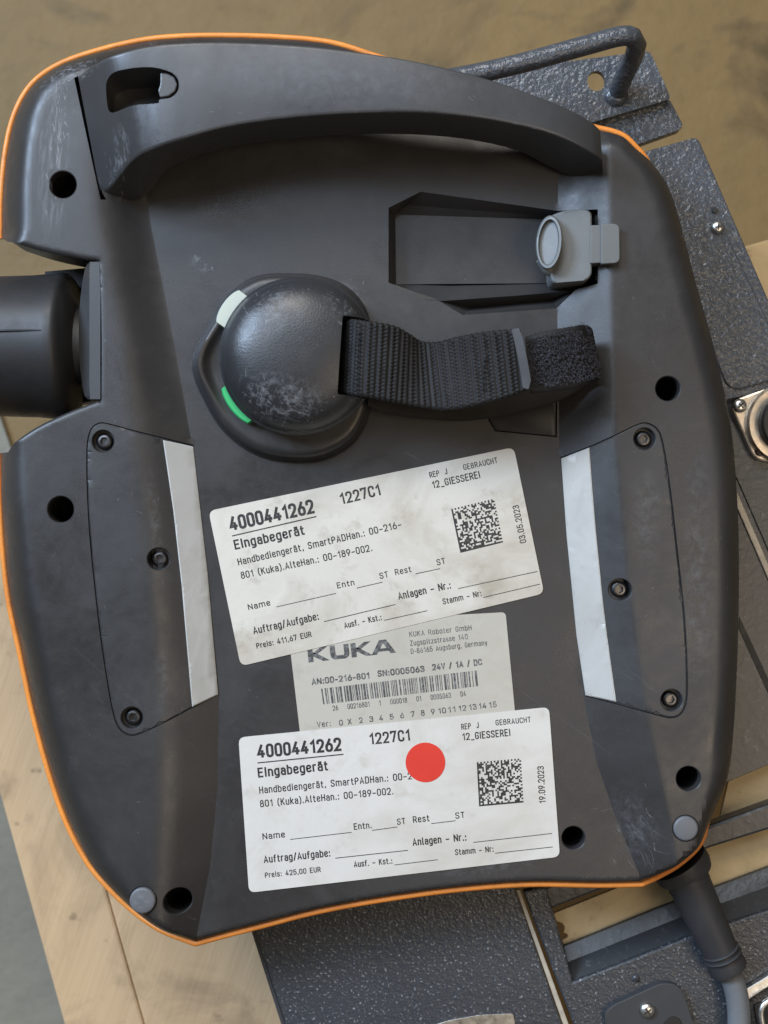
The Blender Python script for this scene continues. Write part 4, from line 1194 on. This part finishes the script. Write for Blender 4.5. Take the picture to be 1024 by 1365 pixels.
# worn edge line of the handle
for k in range(60):
    x = rs.uniform(205, 770); 
    y = np.interp(x, [200, 240, 310, 400, 480, 560, 630, 690, 740, 775], [200, 187, 168, 155.5, 150.5, 149.5, 155, 165.5, 179, 194])
    cl_ = rs.uniform(1, 5); scratch([(x, y), (x + cl_*.5, y - rs.uniform(-.4, .4)), (x + cl_, y)], rs.uniform(.08, .25))
M['scuff_light'] = scuff('lightly_rubbed_plastic', 0, 1, 300, .44, .8, .26)
def patch(cx, cy, rx, ry, ang, mat, n=12):
    mb = MB(); fade = []; a = math.radians(ang); grid = {}
    for i in range(n + 1):
        for j in range(n + 1):
            u, v_ = i/n*2 - 1, j/n*2 - 1
            x = cx + u*rx*math.cos(a) - v_*ry*math.sin(a); y = cy + u*rx*math.sin(a) + v_*ry*math.cos(a)
            h, nn = hit(x, y)
            if h is None: continue
            if nn.z < 0: nn = -nn
            grid[i, j] = len(mb.v); q = h + nn*.035; mb.v.append(tuple(q)); fade.append(max(0, 1 - (u*u + v_*v_)))
    for i in range(n):
        for j in range(n):
            k = [grid.get(t) for t in ((i, j), (i+1, j), (i+1, j+1), (i, j+1))]
            if None in k: continue
            z_ = [mb.v[t][2] for t in k]
            if max(z_) - min(z_) > 3.5: continue
            mb.f.append(tuple(k))
    o = obj('rubbed_patch', mb, mat, pend, kind='stuff', extra='flat', smooth=60)
    at = o.data.attributes.new('fade', 'FLOAT', 'POINT'); at.data.foreach_set('value', fade)
patch(70, 210, 26, 120, 0, M['scuff_long'], 16); patch(92, 100, 66, 16, -30, M['scuff'], 16); patch(160, 215, 16, 56, 0, M['scuff_long']); patch(375, 535, 80, 42, 12, M['scuff'], 16)
patch(355, 420, 70, 34, -35, M['scuff'], 14); patch(845, 1100, 34, 66, -20, M['scuff_light']); patch(930, 760, 24, 200, 0, M['scuff_light'], 16); patch(640, 1190 - 34, 90, 14, -3, M['scuff_light']); patch(265, 352, 16, 10, 40, M['scuff'], 8); patch(400, 580, 60, 8, -4, M['scuff']); patch(208, 700, 9, 90, -6, M['scuff_light'])
patch(440, 105, 230, 40, 3, M['scuff_light'], 20); patch(460, 400, 34, 26, 30, M['scuff']); patch(216, 900, 10, 60, 0, M['scuff_light']); patch(190, 1200, 17, 17, 0, M['scuff'], 8); patch(862, 690, 22, 80, 0, M['scuff_light'])
so = obj('scratch_marks', scr, M['scratch'], pend, kind='stuff', extra='flat')

# ============================================================ CABINET
ZC = 28.0           # the cabinet top lies just under the pendant's front shell
def Q(px, py, z=0.0): return P(px, py, z + ZC)
def QX(pts, z=None): return PX(pts, z + ZC) if z is not None else PX([(a, b_, z_ + ZC) for a, b_, z_ in pts])
cab = thing('steel_cabinet', 'dark grey hammer-painted steel cabinet with carrying bar under the pendant', 'cabinet', Q(800, 700, -110))
def plate_px(name, px, z, thick, mat, r=0, holes=(), bevel=.6, par=None, lab=None):
    t = QX(round_poly(px, r, 4) if r else px, z)
    if holes:
        hs = [[p[:2] for p in QX(h, z)] for h in holes]
        v, f = cdt_sheet([p[:2] for p in t], hs, lambda X, Y: X*0 + z + ZC, 20)
        mb = MB(); mb.add(v, f); mb.add([(x, y, z - thick) for x, y, z in v], f)
        strip(mb, [t, [(x, y, z - thick) for x, y, z in t]])
        for h in hs: strip(mb, [[(x, y, z + ZC) for x, y in h], [(x, y, z + ZC - thick) for x, y in h]])
        return obj(name, mb, mat, par or cab, extra='weld', bevel=bevel, label=lab)
    return obj(name, prism(t, thick), mat, par or cab, bevel=bevel, label=lab)
hole_e = [(795 + 12*math.cos(a*.2618), 108 + 13.5*math.sin(a*.2618)) for a in range(24)]
plate_px('bar_bracket', [(560, 108), (640, 97), (862, 68), (868, 71), (893, 127), (893, 132), (780, 166), (600, 200)], -52, 3, M['hammer'], 4, [hole_e])
plate_px('bracket_step', [(600, 196), (780, 158), (893, 132.5), (895, 136), (910, 165), (908, 172), (850, 193), (600, 260)], -56, 6, M['hammer'], 3, bevel=2.0)
mb = MB()
tb = catmull([Q(560, 112, -24), Q(640, 97, -24), Q(700, 83, -24), Q(790, 58, -24), Q(826, 48.5, -24), Q(843, 49, -25), Q(849, 60, -29), Q(845, 75, -35), Q(833, 100, -43), Q(822, 124, -52)], 1.5)
tube(mb, tb, 3.5, 20)
obj('carrying_bar', mb, M['hammer'], cab, smooth=60)
mb = MB(); lathe(mb, [(5.0, 0), (4.2, .7), (3.2, 2.4)], Q(821, 127, -52.2), 24); obj('weld_bead', mb, M['hammer'], cab, smooth=60)
# side panel with its inner sheet
plate_px('side_panel', [(700, 260), (862, 201), (926, 183), (932, 186), (1024, 398), (1110, 582), (1110, 590), (1000, 526), (940, 540), (800, 400)], -58, 10, M['hammer'], [0, 0, 5, 5, 0, 0, 0, 0, 0, 0], bevel=1.0)
plate_px('panel_sheet', [(880, 311), (948, 299), (967, 307), (1004, 386), (1040, 462), (1040, 504), (981, 520), (968, 512), (940, 440)], -56.9, 2.0, M['hammer'], [0, 4, 8, 0, 4, 4, 9, 8, 0], bevel=.6)
def pan_screw(px, py, z, r, name='screw', par=cab, mat='zinc'):
    c = Q(px, py, z); mb = MB()
    lathe(mb, [(r, 0), (r, r*.22), (r*.86, r*.48), (r*.5, r*.66), (0, r*.7)], c, 24)
    o = obj(name, mb, M[mat], par, smooth=50)
    x = MB(); a0 = random.random()*1.5
    for k in range(2):
        a = a0 + k*math.pi/2; u = np.array([math.cos(a), math.sin(a), 0]); v_ = np.array([-math.sin(a), math.cos(a), 0]); cc_ = np.array(c) + np.array([0, 0, r*.72 + k*.01])
        x.add([tuple(cc_ + u*r*.5*s1 + v_*r*.1*s2) for s1, s2 in ((-1, -1), (1, -1), (1, 1), (-1, 1))], [(0, 1, 2, 3)])
    obj('cross_recess', x, M['black'], o, extra='flat')
    return o
pan_screw(956.5, 303.5, -56.6, 2.6)
mb = MB(); lathe(mb, [(1.2, 0), (1.1, .35), (0, .36)], Q(953, 280, -57.3), 16); obj('rivet', mb, M['black'], cab, smooth=40)
plate_px('lower_side_panel', [(900, 420), (1110, 420), (1110, 990), (1024, 1019.5), (976, 1040), (880, 1072)], -62, 8, M['paint'], 3, bevel=1.0)
plate_px('seal_strip', [(983, 656), (1110, 950), (1110, 968), (981, 672)], -60.6, 1.8, M['trim'], 0, bevel=.4)
plate_px('seal_groove', [(986, 822), (1110, 1090), (1110, 1112), (985, 838)], -61.6, .8, M['black'], 0, bevel=0)
plate_px('side_ledge', [(962, 600), (984, 640), (1100, 905), (1100, 800), (1012, 610), (975, 560), (960, 545)], -60.9, 2, M['paint'], 2, bevel=.8)
# round connector
fl = plate_px('connector_flange', [(975, 543), (984, 531), (1036, 512), (1100, 560), (1075, 625), (1012, 614), (1003, 607)], -57, 6, M['flange'], 5, bevel=.8)
cn = Q(1053, 564, -52)
mb = MB(); lathe(mb, [(15.5, -8), (15.5, -3), (14.6, -2.2), (11.6, -2.2)], cn, 48); obj('connector_collar', mb, M['flange'], fl, smooth=35)
mb = MB(); lathe(mb, [(11.5, -8), (11.5, 2), (10.6, 3), (0, 3)], cn, 48); obj('connector_cap', mb, M['black'], fl, smooth=35)
pan_screw(986, 541, -57, 2.7, par=fl); pan_screw(1014.5, 600, -57, 2.6, par=fl)
# frame bars at the lower right
plate_px('frame_bar', [(700, 1192), (947, 1100), (1110, 1041), (1110, 1080), (949, 1130), (720, 1218)], -64, 8, M['paint'], 0, bevel=1.2)
# lower right panel with sunken channel
lp = plate_px('lower_panel', [(697, 1188), (728, 1182), (764, 1309), (923, 1247), (1024, 1213), (1110, 1184), (1110, 1460), (800, 1460)], -60, 4, M['hammer2'], 0, bevel=.8)
# sloped channel wall between that panel and the inner board
mb = MB(); zz = -71.5
q = [Q(764, 1309, -61.5), Q(923, 1247, -61.5), Q(1024, 1213, -61.5), Q(1110, 1184, -61.5)]; q2 = [Q(752, 1262, zz), Q(898, 1203, zz), Q(959, 1181, zz), Q(1110, 1124, zz)]
q3 = [(x, y, z - 3) for x, y, z in q2]; q4 = [(x, y, z - 3) for x, y, z in q]
q5 = [tuple(np.array(a)*.5 + np.array(b_)*.5 + np.array((0, 0, -2.5))) for a, b_ in zip(q, q2)]
strip(mb, [q, q5, q2, q3, q4], closed=False); obj('channel_wall', mb, M['paint'], cab)
mb = MB(); q = [Q(728, 1182, -61.5), Q(764, 1309, -61.5)]; q2 = [Q(733, 1214, zz), Q(752, 1262, zz)]
strip(mb, [q, q2, [(x, y, z - 3) for x, y, z in q2]], closed=False); obj('channel_end', mb, M['paint'], cab)
plate_px('seal_strip', [(688, 1186), (693, 1186), (760, 1370), (790, 1460), (784, 1460), (752, 1370)], -59, 1.6, M['trim'], 0, bevel=.4)
plate_px('lid_panel', [(300, 1200), (690, 1130), (687, 1186), (750, 1368), (780, 1460), (412, 1460), (343, 1250), (338, 1235)], -58, 6, M['hammer2'], 0, bevel=.8)
plate_px('lid_rim', [(338, 1236), (343, 1248), (412, 1460), (405, 1460), (333, 1236)], -61, 6, M['paint'], 0, bevel=.8)
np_ = plate_px('type_plate', [(560, 1372), (600, 1360), (640, 1353), (684, 1351), (688, 1372), (690, 1420), (570, 1420)], -57.4, .5, M['zinc'], [6, 0, 0, 4, 0, 4, 4], bevel=.1)
pad = plate_px('latch_pad', [(812, 1395), (805, 1352), (815, 1341), (882, 1310), (902, 1312), (912, 1324), (935, 1395)], -57, 4, M['rubberpad'], [4, 8, 8, 10, 8, 8, 4], bevel=1.0)
pan_screw(862.5, 1346, -57, 3.0, par=pad)
mb = MB(); lathe(mb, [(3.6, 0), (3.4, .3), (0, .3)], Q(897, 1367, -57.0), 24); obj('keyhole', mb, M['black'], pad)
pan_screw(847.5, 1304, -60, 1.5, 'rivet', mat='hammer2')
lt = plate_px('latch_bracket', [(975, 1330), (1030, 1297), (1110, 1275), (1110, 1292), (1034, 1310), (985, 1342)], -57, 3, M['zinc'], 0, bevel=.5)
mb = MB()
lo = round_poly([Q(1012, 1338, -52), Q(1100, 1310, -52), Q(1110, 1420, -52), Q(1025, 1420, -52)], 5, 6)
tube(mb, [tuple(p) for p in lo] + [tuple(lo[0])], 1.3, 10)
obj('latch_loop', mb, M['zinc'], cab, smooth=60)
plate_px('latch_recess', [(1005, 1340), (1110, 1305), (1110, 1430), (1020, 1430)], -58.8, 1.1, M['black'], 5, bevel=.3)
# hidden carcass so that the cabinet is closed from the side
plate_px('carcass', [(640, 330), (880, 260), (930, 470), (935, 1060), (700, 1150), (420, 1220), (380, 1150), (380, 500)], -70, 38, M['paint'], 0, bevel=1)

# ============================================================ PALLET, FLOOR
def board(name, px, z, thick, mat, par, bevel=1.2): return plate_px(name, px, z - ZC * .3, thick, mat, 0, bevel=bevel, par=par)
pal = thing('wooden_pallet', 'pale stained wooden pallet boards under the steel cabinet', 'pallet', P(300, 1100, -170))
board('board', [(-70, 640), (6, 640), (120, 1110), (155, 1236), (230, 1500), (123, 1500), (0, 1060), (-70, 870)], -112, 22, M['wood'], pal)
board('board', [(7, 640), (500, 640), (560, 1180), (620, 1500), (230.3, 1500), (155.2, 1236), (120.2, 1110)], -112.8, 22, M['wood'], pal)
board('board', [(992, 328), (1120, 292), (1250, 640), (1100, 640)], -112, 22, M['wood2'], pal)
# the pale inner board seen through the cabinet frame
nt_ = [(735, 1219), (824, 1183), (960, 1090), (976, 1020), (1110, 980), (1110, 1140), (959, 1190), (898, 1210), (757, 1262), (751, 1259), (750, 1253), (756, 1250), (757, 1246), (751, 1243), (753, 1236), (750, 1231), (742, 1228)]
board('board', nt_, -65.6, 2, M['wood3'], pal, .3)
fz = -330
mb = MB(); G = 3000
mb.add([(-G, -G, fz), (G, -G, fz), (G, G, fz), (-G, G, fz)], [(0, 1, 2, 3)])
obj('floor', mb, M['floor'], None, kind='structure')
q = PX([(-400, 470), (-30, 470), (330, 1500), (-400, 1500)], fz + 4)
mb = MB(); strip(mb, [[(x, y, z - 4) for x, y, z in q], q], cap1=True)
obj('pavement', mb, M['greyfloor'], None, kind='structure')
# pallet feet
for px, py in ((230, 860), (230, 1420), (450, 900), (1190, 560)):
    c = P(px, py, -135)
    mb = MB(); t = [(c[0] - 40, c[1] - 60, -135.5), (c[0] + 40, c[1] - 60, -135.5), (c[0] + 40, c[1] + 60, -135.5), (c[0] - 40, c[1] + 60, -135.5)]
    obj('foot_block', prism(t, -fz - 135.5 - 4.5 if fz < 0 else 10), M['wood'], pal)
